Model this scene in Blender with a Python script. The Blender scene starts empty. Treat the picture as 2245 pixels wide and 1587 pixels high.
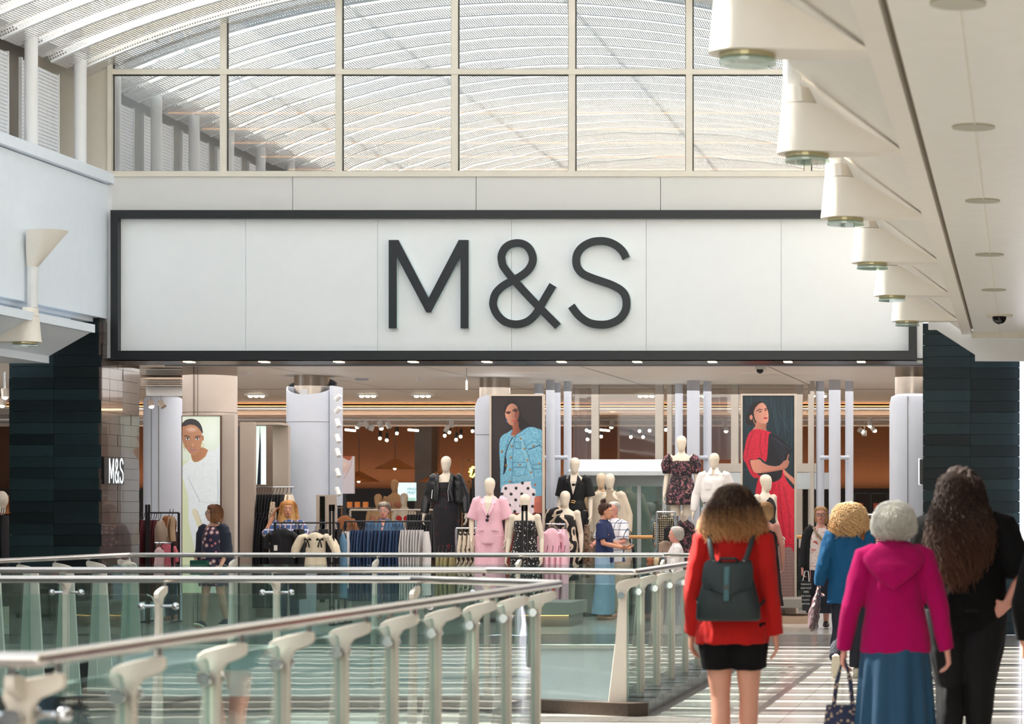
import bpy, math, random
from mathutils import Vector, Matrix, noise
random.seed(7)
V=Vector; PI=math.pi
S=bpy.context.scene; COL=S.collection
# photograph frame 2245 x 1587, focal length 5300 px, principal point (2240,1125), eye 1.55 m
F=5300.0; CX=2240.0; CY=1125.0; EYE=1.55
def X(px,Y): return (px-CX)*Y/F
def Z(py,Y): return EYE-(py-CY)*Y/F
def P(px,py,Y): return V((X(px,Y),Y,Z(py,Y)))
# ---------------------------------------------------------------- camera, sky, sun, exposure
cam=bpy.data.cameras.new('camera'); co=bpy.data.objects.new('camera',cam); COL.objects.link(co)
co.location=(0,0,EYE); co.rotation_euler=(PI/2,0,0)
cam.sensor_width=36; cam.lens=36*F/2245; cam.shift_x=(1122.5-CX)/2245; cam.shift_y=(CY-793.5)/2245
cam.clip_start=.1; cam.clip_end=300
cam.dof.use_dof=True; cam.dof.focus_distance=30; cam.dof.aperture_fstop=3.6
S.camera=co
S.view_settings.view_transform='Standard'; S.view_settings.look='None'; S.view_settings.gamma=1
S.view_settings.use_curve_mapping=False; S.view_settings.exposure=0.84
S.cycles.transparent_max_bounces=28; S.cycles.max_bounces=9; S.cycles.diffuse_bounces=5; S.cycles.glossy_bounces=5
S.cycles.sample_clamp_indirect=6; S.cycles.caustics_reflective=False; S.cycles.caustics_refractive=False
w=bpy.data.worlds.new('sky'); S.world=w; w.use_nodes=True
bg=w.node_tree.nodes['Background']; bg.inputs[0].default_value=(.80,.90,1,1); bg.inputs[1].default_value=1.4
sl=bpy.data.lights.new('sun','SUN'); so=bpy.data.objects.new('sun',sl); COL.objects.link(so)
sl.energy=25; sl.angle=math.radians(.6); sl.color=(1,.93,.82)
so.rotation_euler=V((.62,-.22,-.76)).to_track_quat('-Z','Y').to_euler(); so.location=(-20,10,25)
def area(name,loc,sx,sy,e,col=(1,.9,.78),d=(0,0,-1)):
    l=bpy.data.lights.new(name,'AREA'); l.shape='RECTANGLE'; l.size=sx; l.size_y=sy; l.energy=e; l.color=col
    o=bpy.data.objects.new(name,l); COL.objects.link(o); o.location=loc; o.rotation_euler=V(d).to_track_quat('-Z','Y').to_euler(); return o
area('store_ceiling_light',(-6.5,35.6,3.45),12,8,340,(1,.95,.90))
area('store_rear_light',(-9,48,3.9),16,3,45,(1,.62,.34))
area('upper_room_light',(-6.5,36,7.0),9,5,120,(1,.98,.95))
# ---------------------------------------------------------------- helpers
def lin(c):
    return tuple(((x/255)/12.92 if x/255<=.04045 else ((x/255+.055)/1.055)**2.4) for x in c)
MT={}
def mat(name,col,rough=.5,metal=0,var=.05,scale=6,bump=0,bscale=60,coat=0,emit=0,spec=.5,sheen=0,stretch=None):
    if name in MT: return MT[name]
    m=bpy.data.materials.new(name); m.use_nodes=True; nt=m.node_tree; N=nt.nodes; L=nt.links; b=N['Principled BSDF']
    c=lin(col); tc=N.new('ShaderNodeTexCoord'); src=tc.outputs['Object']
    if stretch:
        mp=N.new('ShaderNodeMapping'); mp.inputs['Scale'].default_value=stretch; L.new(src,mp.inputs[0]); src=mp.outputs[0]
    nz=N.new('ShaderNodeTexNoise'); nz.inputs['Scale'].default_value=scale; nz.inputs['Detail'].default_value=4; L.new(src,nz.inputs['Vector'])
    mx=N.new('ShaderNodeMix'); mx.data_type='RGBA'; L.new(nz.outputs['Fac'],mx.inputs[0])
    mx.inputs[6].default_value=(*[max(0,x*(1-var*2)) for x in c],1); mx.inputs[7].default_value=(*[min(1,x*(1+var*2)) for x in c],1)
    L.new(mx.outputs[2],b.inputs['Base Color'])
    b.inputs['Roughness'].default_value=rough; b.inputs['Metallic'].default_value=metal; b.inputs['Specular IOR Level'].default_value=spec
    if coat: b.inputs['Coat Weight'].default_value=coat
    if sheen: b.inputs['Sheen Weight'].default_value=sheen
    if emit: L.new(mx.outputs[2],b.inputs['Emission Color']); b.inputs['Emission Strength'].default_value=emit
    if bump:
        n2=N.new('ShaderNodeTexNoise'); n2.inputs['Scale'].default_value=bscale; n2.inputs['Detail'].default_value=3; L.new(src,n2.inputs['Vector'])
        bp=N.new('ShaderNodeBump'); bp.inputs['Strength'].default_value=bump; bp.inputs['Distance'].default_value=.01
        L.new(n2.outputs['Fac'],bp.inputs['Height']); L.new(bp.outputs[0],b.inputs['Normal'])
    MT[name]=m; return m
def glass(name,tint,refl=1.0,base=.045,body=0,bcol=(1,1,1),gcol=(1,1,1)):
    if name in MT: return MT[name]
    m=bpy.data.materials.new(name); m.use_nodes=True; nt=m.node_tree; N=nt.nodes; L=nt.links; N.remove(N['Principled BSDF'])
    out=N['Material Output']; lw=N.new('ShaderNodeLayerWeight'); lw.inputs[0].default_value=.5
    pw=N.new('ShaderNodeMath'); pw.operation='POWER'; L.new(lw.outputs['Facing'],pw.inputs[0]); pw.inputs[1].default_value=4.2
    ml=N.new('ShaderNodeMath'); ml.operation='MULTIPLY_ADD'; L.new(pw.outputs[0],ml.inputs[0]); ml.inputs[1].default_value=refl*(1-base); ml.inputs[2].default_value=base
    tr=N.new('ShaderNodeBsdfTransparent'); tr.inputs[0].default_value=(*tint,1); gl=N.new('ShaderNodeBsdfGlossy'); gl.inputs['Roughness'].default_value=.01; gl.inputs[0].default_value=(*gcol,1)
    nz=N.new('ShaderNodeTexNoise'); nz.inputs['Scale'].default_value=1.3; bp=N.new('ShaderNodeBump'); bp.inputs['Strength'].default_value=.06; bp.inputs['Distance'].default_value=.02
    L.new(nz.outputs[0],bp.inputs['Height']); L.new(bp.outputs[0],gl.inputs['Normal'])
    s=tr.outputs[0]
    if body:
        df=N.new('ShaderNodeBsdfDiffuse'); df.inputs[0].default_value=(*bcol,1); m2=N.new('ShaderNodeMixShader'); m2.inputs[0].default_value=body
        L.new(tr.outputs[0],m2.inputs[1]); L.new(df.outputs[0],m2.inputs[2]); s=m2.outputs[0]
    mx=N.new('ShaderNodeMixShader'); L.new(ml.outputs[0],mx.inputs[0]); L.new(s,mx.inputs[1]); L.new(gl.outputs[0],mx.inputs[2]); L.new(mx.outputs[0],out.inputs[0])
    MT[name]=m; return m
def perforated(name,col,ku,kv,ru,rv):
    """sheet metal with rows of real see-through holes, laid out on the sheet's own UVs (metres)"""
    if name in MT: return MT[name]
    m=mat(name,col,.45); nt=m.node_tree; N=nt.nodes; L=nt.links; out=N['Material Output']; b=N['Principled BSDF']
    uv=N.new('ShaderNodeUVMap'); sp=N.new('ShaderNodeSeparateXYZ'); L.new(uv.outputs[0],sp.inputs[0])
    def ax(i,k,r):
        a=N.new('ShaderNodeMath'); a.operation='MULTIPLY'; L.new(sp.outputs[i],a.inputs[0]); a.inputs[1].default_value=k
        f=N.new('ShaderNodeMath'); f.operation='FRACT'; L.new(a.outputs[0],f.inputs[0])
        s=N.new('ShaderNodeMath'); s.operation='SUBTRACT'; L.new(f.outputs[0],s.inputs[0]); s.inputs[1].default_value=.5
        q=N.new('ShaderNodeMath'); q.operation='DIVIDE'; L.new(s.outputs[0],q.inputs[0]); q.inputs[1].default_value=r
        p=N.new('ShaderNodeMath'); p.operation='POWER'; L.new(q.outputs[0],p.inputs[0]); p.inputs[1].default_value=2; return p
    a=ax(0,ku,ru); c=ax(1,kv,rv); ad=N.new('ShaderNodeMath'); L.new(a.outputs[0],ad.inputs[0]); L.new(c.outputs[0],ad.inputs[1])
    lt=N.new('ShaderNodeMath'); lt.operation='LESS_THAN'; L.new(ad.outputs[0],lt.inputs[0]); lt.inputs[1].default_value=1
    tr=N.new('ShaderNodeBsdfTransparent'); mx=N.new('ShaderNodeMixShader'); L.new(lt.outputs[0],mx.inputs[0]); L.new(b.outputs[0],mx.inputs[1]); L.new(tr.outputs[0],mx.inputs[2]); L.new(mx.outputs[0],out.inputs[0])
    return m
def wloc(o):
    l=V((0,0,0))
    while o: l+=o.location; o=o.parent
    return l
def tag(o,label=None,cat=None,group=None,kind=None):
    if label: o['label']=label
    if cat: o['category']=cat
    if group: o['group']=group
    if kind: o['kind']=kind
    return o
def thing(name,label,cat,loc,group=None,rz=0):
    o=bpy.data.objects.new(name,None); COL.objects.link(o); o.location=loc; o.rotation_euler=(0,0,rz); o.empty_display_size=.1
    return tag(o,label,cat,group)
class MB:
    def __init__(s): s.v=[]; s.f=[]; s.u={}
    def add(s,vs,fs):
        o=len(s.v); s.v+=[V(v) for v in vs]; s.f+=[tuple(i+o for i in f) for f in fs]; return s
    def box(s,x0,x1,y0,y1,z0,z1):
        return s.add([(x0,y0,z0),(x1,y0,z0),(x1,y1,z0),(x0,y1,z0),(x0,y0,z1),(x1,y0,z1),(x1,y1,z1),(x0,y1,z1)],
            [(0,3,2,1),(4,5,6,7),(0,1,5,4),(1,2,6,5),(2,3,7,6),(3,0,4,7)])
    def prism(s,pts,ax,a,b):
        f={'x':lambda p,t:(t,p[0],p[1]),'y':lambda p,t:(p[0],t,p[1]),'z':lambda p,t:(p[0],p[1],t)}[ax]; n=len(pts)
        return s.add([f(p,a) for p in pts]+[f(p,b) for p in pts],[tuple(range(n))[::-1],tuple(range(n,2*n))]+[(i,(i+1)%n,(i+1)%n+n,i+n) for i in range(n)])
    def rings(s,R,cap=True,close=True):
        n=len(R[0]); o=len(s.v); s.v+=[V(p) for r in R for p in r]
        for k in range(len(R)-1):
            for i in range(n if close else n-1):
                j=(i+1)%n; s.f.append((o+k*n+i,o+k*n+j,o+(k+1)*n+j,o+(k+1)*n+i))
        if cap: s.f.append(tuple(o+i for i in range(n))[::-1]); s.f.append(tuple(o+(len(R)-1)*n+i for i in range(n)))
        return s
    def tube(s,pts,r,n=12,ry=None,up=(0,0,1)):
        """round (or oval, ry) tube along points; r may be a list"""
        pts=[V(p) for p in pts]; m=len(pts); rs=r if isinstance(r,(list,tuple)) else [r]*m; ry=ry if isinstance(ry,(list,tuple)) else ([ry]*m if ry else rs)
        R=[]; a=None
        for i,p in enumerate(pts):
            t=(pts[min(i+1,m-1)]-pts[max(i-1,0)]).normalized()
            if a is None:
                u=V(up); a=u.cross(t)
                if a.length<.05: a=V((1,0,0))-t*t.x
                if a.length<.05: a=V((0,1,0))-t*t.y
            a=(a-t*a.dot(t)).normalized(); b=t.cross(a)
            R.append([p+a*math.cos(2*PI*k/n)*rs[i]+b*math.sin(2*PI*k/n)*ry[i] for k in range(n)])
        return s.rings(R)
    def cyl(s,c,r,z0,z1,n=24,r1=None):
        return s.rings([[(c[0]+math.cos(2*PI*k/n)*q,c[1]+math.sin(2*PI*k/n)*q,z) for k in range(n)] for z,q in ((z0,r),(z1,r if r1 is None else r1))])
    def ball(s,c,r,n=12,sc=(1,1,1)):
        R=[]
        for i in range(1,n//2+2):
            t=PI*(i-.5)/(n//2+1); R.append([(c[0]+math.sin(t)*math.cos(2*PI*k/n)*r*sc[0],c[1]+math.sin(t)*math.sin(2*PI*k/n)*r*sc[1],c[2]-math.cos(t)*r*sc[2]) for k in range(n)])
        return s.rings(R)
    def build(s,name,m,parent=None,smooth=False,label=None,cat=None,group=None,kind=None,local=False,bevel=0,mats=None,mfun=None,ang=.6):
        me=bpy.data.meshes.new(name); o=bpy.data.objects.new(name,me)
        if local: c=V((0,0,0)); off=c
        else:
            lo=V([min(v[i] for v in s.v) for i in range(3)]); hi=V([max(v[i] for v in s.v) for i in range(3)])
            c=V(((lo.x+hi.x)/2,(lo.y+hi.y)/2,lo.z)); off=c-(wloc(parent) if parent else V((0,0,0)))
        me.from_pydata([v-c for v in s.v],[],s.f)
        me.materials.append(m)
        if mats:
            for q in mats: me.materials.append(q)
        if mfun:
            for p in me.polygons: p.material_index=mfun(p)
        if smooth:
            me.shade_smooth()
            if ang: me.set_sharp_from_angle(angle=ang)
        me.validate(); me.update()
        o.location=off; COL.objects.link(o)
        if parent: o.parent=parent
        if bevel:
            b=o.modifiers.new('b','BEVEL'); b.width=bevel; b.segments=2; b.limit_method='ANGLE'
        return tag(o,label,cat,group,kind)
def bx(name,m,a,parent=None,**k): return MB().box(*a).build(name,m,parent,**k)
def pbox(px0,px1,py0,py1,Y,d=.05):   # box whose front face shows the pixel rectangle at depth Y
    return (X(px0,Y),X(px1,Y),Y,Y+d,Z(py1,Y),Z(py0,Y))
def dup(o,loc=None,parent=None):
    c=o.copy(); COL.objects.link(c)
    if loc is not None: c.location=loc
    if parent: c.parent=parent
    for ch in list(o.children): dup(ch,None,c)
    return c
WHITE=mat('white_paint',(232,232,232),.5,var=.02); CREAM=mat('cream_paint',(228,221,208),.45,var=.03)
GREY=mat('grey_paint',(190,192,195),.5,var=.03); DARKT=mat('dark_tile',(22,36,40),.4,var=.25,scale=3,spec=.25)
def tilevar(m,lo=.55,hi=2.1):
    nt=m.node_tree; N=nt.nodes; b=N['Principled BSDF']; cur=b.inputs['Base Color'].links[0].from_socket
    oi=N.new('ShaderNodeObjectInfo'); mr=N.new('ShaderNodeMapRange'); nt.links.new(oi.outputs['Random'],mr.inputs[0]); mr.inputs[3].default_value=lo; mr.inputs[4].default_value=hi
    vm=N.new('ShaderNodeVectorMath'); vm.operation='SCALE'; nt.links.new(cur,vm.inputs[0]); nt.links.new(mr.outputs[0],vm.inputs['Scale']); nt.links.new(vm.outputs[0],b.inputs['Base Color'])
tilevar(DARKT)
BLACK=mat('black_metal',(24,28,33),.35,var=.1); STEEL=mat('brushed_steel',(205,200,196),.22,1,var=.05,stretch=(1,1,20))
CHROME=mat('chrome',(215,218,222),.08,1,var=.02); TAUPE=mat('taupe_panel',(178,164,152),.5,var=.03)
# ---------------------------------------------------------------- patterned cloth
def pat(name,base,layers,rough=.8,bump=0,sheen=.1):
    if name in MT: return MT[name]
    m=mat(name,base,rough,var=.06,scale=12,bump=bump,bscale=250,sheen=sheen); nt=m.node_tree; N=nt.nodes; L=nt.links; b=N['Principled BSDF']
    cur=b.inputs['Base Color'].links[0].from_socket; tc=N['Texture Coordinate'].outputs['Object']
    for ty,col,sc,th in layers:
        if ty=='dot':
            t=N.new('ShaderNodeTexVoronoi'); t.inputs['Scale'].default_value=sc; L.new(tc,t.inputs['Vector']); o=t.outputs['Distance']; op='LESS_THAN'
        elif ty=='ring':
            t=N.new('ShaderNodeTexVoronoi'); t.inputs['Scale'].default_value=sc; L.new(tc,t.inputs['Vector'])
            q=N.new('ShaderNodeMath'); q.operation='COMPARE'; L.new(t.outputs['Distance'],q.inputs[0]); q.inputs[1].default_value=th; q.inputs[2].default_value=.035; o=q.outputs[0]; th=.5; op='GREATER_THAN'
        elif ty=='blob':
            t=N.new('ShaderNodeTexNoise'); t.inputs['Scale'].default_value=sc; t.inputs['Detail'].default_value=3; t.inputs['Distortion'].default_value=1.2; L.new(tc,t.inputs['Vector']); o=t.outputs['Fac']; op='GREATER_THAN'
        elif ty=='swirl':
            t=N.new('ShaderNodeTexWave'); t.inputs['Scale'].default_value=sc; t.inputs['Distortion'].default_value=14; t.inputs['Detail'].default_value=2; t.inputs['Detail Scale'].default_value=1.6; L.new(tc,t.inputs['Vector']); o=t.outputs['Fac']; op='GREATER_THAN'
        else:
            sp=N.new('ShaderNodeSeparateXYZ'); L.new(tc,sp.inputs[0]); a=N.new('ShaderNodeMath'); a.operation='MULTIPLY'; L.new(sp.outputs['XYZ'.index(ty[-1])],a.inputs[0]); a.inputs[1].default_value=sc
            f=N.new('ShaderNodeMath'); f.operation='FRACT'; L.new(a.outputs[0],f.inputs[0]); o=f.outputs[0]; op='LESS_THAN'
        c=N.new('ShaderNodeMath'); c.operation=op; L.new(o,c.inputs[0]); c.inputs[1].default_value=th
        mx=N.new('ShaderNodeMix'); mx.data_type='RGBA'; L.new(c.outputs[0],mx.inputs[0]); L.new(cur,mx.inputs[6]); mx.inputs[7].default_value=(*lin(col),1); cur=mx.outputs[2]
    L.new(cur,b.inputs['Base Color']); return m
def hairmat(name,root,tip,z0,z1,rough=.68):
    """strand-noise hair colour running from root to tip along local height"""
    m=mat(name,root,rough,var=0,bump=.5,bscale=30,stretch=(9,9,1)); nt=m.node_tree; N=nt.nodes; L=nt.links; b=N['Principled BSDF']
    tc=N['Texture Coordinate'].outputs['Object']; sp=N.new('ShaderNodeSeparateXYZ'); L.new(tc,sp.inputs[0])
    mr=N.new('ShaderNodeMapRange'); L.new(sp.outputs[2],mr.inputs[0]); mr.inputs[1].default_value=z1+1.6; mr.inputs[2].default_value=z0+1.6
    mp=N.new('ShaderNodeMapping'); mp.inputs['Scale'].default_value=(60,60,5); L.new(tc,mp.inputs[0])
    nz=N.new('ShaderNodeTexNoise'); nz.inputs['Scale'].default_value=1.5; L.new(mp.outputs[0],nz.inputs['Vector'])
    ad=N.new('ShaderNodeMath'); ad.operation='MULTIPLY_ADD'; L.new(nz.outputs[0],ad.inputs[0]); ad.inputs[1].default_value=.9; ad.inputs[2].default_value=-.45
    a2=N.new('ShaderNodeMath'); a2.use_clamp=True; L.new(ad.outputs[0],a2.inputs[0]); L.new(mr.outputs[0],a2.inputs[1])
    mx=N.new('ShaderNodeMix'); mx.data_type='RGBA'; L.new(a2.outputs[0],mx.inputs[0]); mx.inputs[6].default_value=(*lin(root),1); mx.inputs[7].default_value=(*lin(tip),1)
    L.new(mx.outputs[2],b.inputs['Base Color']); return m
# ---------------------------------------------------------------- bodies (voxel-fused so that every body and garment is one surface)
def fuse(mb,name,m,parent,vs=.008,it=4,amp=0,nsc=(9,9,4),label=None):
    me=bpy.data.meshes.new(name); me.from_pydata([tuple(v) for v in mb.v],[],mb.f); o=bpy.data.objects.new(name,me); COL.objects.link(o)
    r=o.modifiers.new('r','REMESH'); r.mode='VOXEL'; r.voxel_size=vs; r.use_smooth_shade=True
    if it: q=o.modifiers.new('s','SMOOTH'); q.factor=.5; q.iterations=it
    dg=bpy.context.evaluated_depsgraph_get(); dg.update(); e=bpy.data.meshes.new_from_object(o.evaluated_get(dg)); o.modifiers.clear(); o.data=e; bpy.data.meshes.remove(me); e.name=name
    if amp:
        nrm=[V(v.normal) for v in e.vertices]
        for v,n in zip(e.vertices,nrm):
            c=V(v.co); v.co=c+n*amp*(noise.noise(V((c.x*nsc[0],c.y*nsc[1],c.z*nsc[2])))+.5*noise.noise(V((c.x*nsc[0]*2.3,c.y*nsc[1]*2.3,c.z*nsc[2]*2.3+5))))
    e.materials.clear(); e.materials.append(m); e.shade_smooth(); o.parent=parent
    return tag(o,label)
def el(cs,n=18):
    return [[(cx+a*math.cos(2*PI*k/n),cy+b*math.sin(2*PI*k/n),z) for k in range(n)] for z,a,b,cy,cx in [(c+(0,)*(5-len(c))) for c in cs]]
DJ=dict(hipL=(-.085,0,.90),hipR=(.085,0,.90),knL=(-.088,.01,.49),knR=(.088,.01,.49),anL=(-.085,-.02,.085),anR=(.085,-.02,.085),
  shL=(-.165,-.01,1.385),shR=(.165,-.01,1.385),elL=(-.215,-.03,1.10),elR=(.215,-.03,1.10),wrL=(-.225,.03,.86),wrR=(.225,.03,.86),hc=(0,0,1.60))
TOR=[(.83,.12,.09,0),(.90,.160,.112,0),(.97,.165,.115,-.008),(1.06,.138,.092,0),(1.14,.122,.086,0),(1.22,.132,.098,.004),(1.30,.15,.102,0),(1.37,.155,.085,-.006),(1.415,.11,.068,-.01),(1.45,.055,.052,-.012)]
class Fig:
    def __init__(s,name,label,loc,h,rz=0,J=None,cat='person',group=None,vs=.009):
        s.t=thing(name,label,cat,loc,group,rz); s.k=h/1.70; s.J={a:V(b) for a,b in DJ.items()}; s.vs=vs
        for a,b in (J or {}).items(): s.J[a]=V(b) if isinstance(b,tuple) else b
    def sc(s,mb): mb.v=[v*s.k for v in mb.v]; return mb
    def fuse(s,mb,name,m,vs=None,**k): return fuse(s.sc(mb),name,m,s.t,(vs or s.vs),**k)
    def part(s,mb,name,m,par=None,**k): return s.sc(mb).build(name,m,par or s.t,local=True,**k)
    def HM(s):
        return Matrix.Translation(s.J['hc'])@Matrix.Rotation(s.J.get('yaw',0),4,'Z')@Matrix.Rotation(s.J.get('pitch',0),4,'X')
    def hx(s,mb): M=s.HM(); mb.v=[M@v for v in mb.v]; return mb
    def head(s,mb,plain=False):
        h=MB(); hc=s.J['hc']
        if plain:
            h.rings(el([(-.118,.018,.02,.03),(-.105,.040,.045,.028),(-.07,.054,.066,.018),(-.02,.066,.083,.006),(.03,.073,.092,0),(.07,.066,.084,-.004),(.098,.046,.06,-.006),(.112,.018,.025,-.006)]))
        else:
            h.rings(el([(-.118,.014,.014,.055),(-.108,.032,.032,.05),(-.085,.046,.052,.034),(-.05,.058,.072,.014),(-.01,.066,.086,.002),(.03,.073,.094,-.004),(.065,.066,.086,-.006),(.092,.046,.062,-.008),(.106,.018,.028,-.008)]))
            h.tube([(0,.082,.012),(0,.096,-.012),(0,.106,-.034),(0,.09,-.043)],[.008,.009,.013,.011],8)
            for x in (-.07,.07): h.ball((x,-.004,-.01),.028,8,(.32,.62,1))
            h.tube([(-.05,.072,.022),(-.02,.088,.024),(.02,.088,.024),(.05,.072,.022)],.008,6)
            h.tube([(-.022,.084,-.066),(0,.09,-.066),(.022,.084,-.066)],[.006,.009,.006],6)
            h.ball((0,.064,-.095),.020,8)
        s.hx(h); mb.add(h.v,h.f)
        mb.tube([(0,-.012,1.40),(0,-.012,1.47),hc+V((0,-.012,-.07)),hc+V((0,-.005,-.01))],[.062,.050,.047,.05],14)
    def hand(s,mb,w,d,n,th,curl=.35,k=1.0):
        d=V(d).normalized(); n=V(n); n=(n-d*n.dot(d)).normalized(); th=V(th); th=(th-d*th.dot(d)-n*th.dot(n)).normalized(); w=V(w)
        mb.tube([w-d*.02,w+d*.015,w+d*.05,w+d*.082,w+d*.092],[.024*k,.03*k,.039*k,.040*k,.034*k],12,ry=[.02*k,.017*k,.016*k,.014*k,.010*k],up=n)
        for off,L in ((.030,.070),(.010,.080),(-.010,.074),(-.029,.058)):
            p=w+d*.075+th*off*k; dd=d.copy(); pts=[p]
            for j,f in enumerate((.42,.33,.25)):
                a=curl*(1+.5*j); dd=(dd*math.cos(a)+n*math.sin(a)).normalized(); pts.append(pts[-1]+dd*L*(f*1.15)*k)
            pts[0]=p-d*.02; mb.tube(pts,[.0095*k,.0092*k,.0085*k,.0065*k],8)
        p=w+d*.018+th*.026*k; q=(d*.55+th*.7+n*.25).normalized()
        mb.tube([p-q*.012,p+q*.03*k,p+q*.05*k+d*.012,p+q*.055*k+d*.036],[.014*k,.0125*k,.0105*k,.008*k],8)
    def arm(s,mb,e,r=(.046,.043,.038,.036,.026)):
        a,b,c=s.J['sh'+e],s.J['el'+e],s.J['wr'+e]
        mb.tube([a,a.lerp(b,.5),b,b.lerp(c,.35),c],list(r),12)
    def leg(s,mb,e,r=(.088,.080,.055,.055,.036)):
        a,b,c=s.J['hip'+e],s.J['kn'+e],s.J['an'+e]
        mb.tube([a,a.lerp(b,.45),b,b.lerp(c,.32),c,c+(c-b).normalized()*.03],list(r)+[r[-1]*.95],14)
    def foot(s,mb,e,k=1,pitch=0,yaw=0):
        a=s.J['an'+e]; f=MB()
        f.tube([(0,-.062,-.045),(0,-.04,-.042),(0,.02,-.035),(0,.09,-.052),(0,.14,-.060),(0,.175,-.063)],[.02*k,.033*k,.036*k,.043*k,.040*k,.02*k],12,ry=[.025*k,.036*k,.044*k,.028*k,.02*k,.012*k],up=(0,0,1))
        M=Matrix.Translation(a)@Matrix.Rotation(yaw,4,'Z')@Matrix.Rotation(pitch,4,'X'); mb.add([M@v for v in f.v],f.f)
    def body(s,m,plain=False,hands=((0,.1,-1),),legs=True,feet=True,curl=.35,bust=.020,hn=None,arms=True,fp=(0,0)):
        mb=MB(); mb.rings(el(TOR)); s.head(mb,plain)
        for x in (-.068,.068): mb.ball((x,.062,1.245),.03+bust,12,(1,.9,1))
        for i,e in enumerate('LR'):
            sg=-1 if e=='L' else 1
            if arms:
                s.arm(mb,e); mb.ball(s.J['sh'+e],.052,10)
                w=s.J['wr'+e]; d=(w-s.J['el'+e]).normalized()
                hh=(hn or {}).get(e)
                if hh: s.hand(mb,w,*hh)
                else: s.hand(mb,w,d+V((0,.15,-.3)),(-sg,0,0),(0,1,0),curl)
            if legs:
                s.leg(mb,e); 
                if feet: s.foot(mb,e,pitch=fp[i])
        return s.fuse(mb,'body',m)
    def face(s,hair=(60,40,30),glasses=None,lips=(170,95,90)):
        EY=mat('eye_white',(225,222,215),.2); IR=mat('iris_dark',(45,35,30),.2); LP=mat('lips_%d'%lips[0],lips,.5)
        for x in (-.031,.031):
            o=s.part(s.hx(MB().ball((x,.076,-.0),.0125,10)),'eye',EY,smooth=True); s.part(s.hx(MB().ball((x,.0835,-.0),.0065,8)),'iris',IR,o)
            s.part(s.hx(MB().tube([(x-.018,.083,.02),(x,.091,.026),(x+.018,.083,.02)],.0035,6)),'eyebrow',mat('brow_%d'%hair[0],hair,.8))
        s.part(s.hx(MB().tube([(-.024,.086,-.066),(-.008,.096,-.063),(.008,.096,-.063),(.024,.086,-.066)],[.003,.007,.007,.003],8)),'lips',LP,smooth=True)
        if glasses:
            g=MB()
            for x in (-.034,.034):
                c=[(x+.026*math.cos(t*PI/8),.104-.0*t,-.002+.019*math.sin(t*PI/8)) for t in range(17)]; g.tube(c,.0026,5)
                g.tube([(x*1.75,.10,.004),(x*2.15,.05,.004),(x*2.2,-.01,0)],.0022,5)
            g.tube([(-.009,.104,.003),(.009,.104,.003)],.0025,5)
            s.part(s.hx(g),'glasses',mat('spectacle_'+glasses,(30,25,30) if glasses=='dark' else (170,165,160),.3))
    def top(s,name,m,rings,sl=None,amp=.006,nsc=(9,9,4),extra=None,label=None,vs=None,it=3):
        """torso rings (z,a,b,cy) plus sleeves {side:(radii list, fraction of arm covered)}"""
        mb=MB(); mb.rings(el(rings,24))
        for e,(r,fr) in (sl or {}).items():
            a,b,c=s.J['sh'+e],s.J['el'+e],s.J['wr'+e]; sg=-1 if e=='L' else 1
            p=[a+V((-sg*.05,0,.01)),a]
            if fr<=.5: p+=[a.lerp(b,fr),a.lerp(b,fr*2)]
            else: p+=[a.lerp(b,.5),b,b.lerp(c,(fr-.5)*1.0),b.lerp(c,(fr-.5)*2)]
            rr=[r[0]*.95,r[0]]+([r[1],r[2]] if fr<=.5 else [r[1],r[2],r[3],r[4]])
            mb.tube(p,rr,16)
        if extra: extra(mb)
        return s.fuse(mb,name,m,vs,amp=amp,nsc=nsc,it=it,label=label)
    def pants(s,name,m,r=(.10,.092,.075,.07,.062),wz=1.0,wa=.165,wb=.12,fr=1.0,amp=.005,label=None,hz=.86):
        mb=MB(); mb.rings(el([(hz,.13,.10,0),(hz+.05,wa+.005,wb+.01,-.005),(wz-.04,wa,wb,-.005),(wz,wa*.93,wb*.93,0)],24))
        for e in 'LR':
            a,b,c=s.J['hip'+e],s.J['kn'+e],s.J['an'+e]
            p=[a+V((0,0,.03)),a.lerp(b,.5),b,b.lerp(c,.4),c]; q=list(r)
            if fr<1:
                n=max(2,int(round(fr*4))+1); p=[a+V((0,0,.03)),a.lerp(b,fr),a.lerp(b,fr*2)]; q=[r[0],r[1],r[2]]
            mb.tube(p,q,16)
        return s.fuse(mb,name,m,amp=amp,nsc=(14,14,5),label=label)
    def skirt(s,name,m,rings,pleats=9,pa=.012,label=None,n=96,rows=18):
        R=[]
        for k in range(rows):
            t=k/(rows-1)*(len(rings)-1); i=min(int(t),len(rings)-2); u=t-i; a=[rings[i][j]*(1-u)+rings[i+1][j]*u for j in range(4)]
            g=k/(rows-1)
            R.append([((a[1]+pa*g*math.sin(pleats*th+2*math.sin(th*2)+g))*math.cos(th),a[3]+(a[2]+pa*g*math.sin(pleats*th+2*math.sin(th*2)+g))*math.sin(th),a[0]) for th in [2*PI*q/n for q in range(n)]])
        return s.part(MB().rings(R),name,m,smooth=True,label=label)
    def shoes(s,m,k=1.12,fp=(0,0),sole=None):
        for i,e in enumerate('LR'):
            mb=MB(); s.foot(mb,e,k,fp[i]); o=s.fuse(mb,'shoe',m,vs=.007,it=2)
            if sole:
                f=MB(); pts=[(.035,-.065),(.04,0),(.052,.09),(.04,.16),(0,.185),(-.04,.16),(-.052,.09),(-.04,0),(-.035,-.065),(0,-.075)]
                f.prism(pts,'z',-.092,-.068); M=Matrix.Translation(s.J['an'+e])@Matrix.Rotation(fp[i],4,'X'); f.v=[M@v for v in f.v]; s.part(f,'sole',sole)
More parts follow.
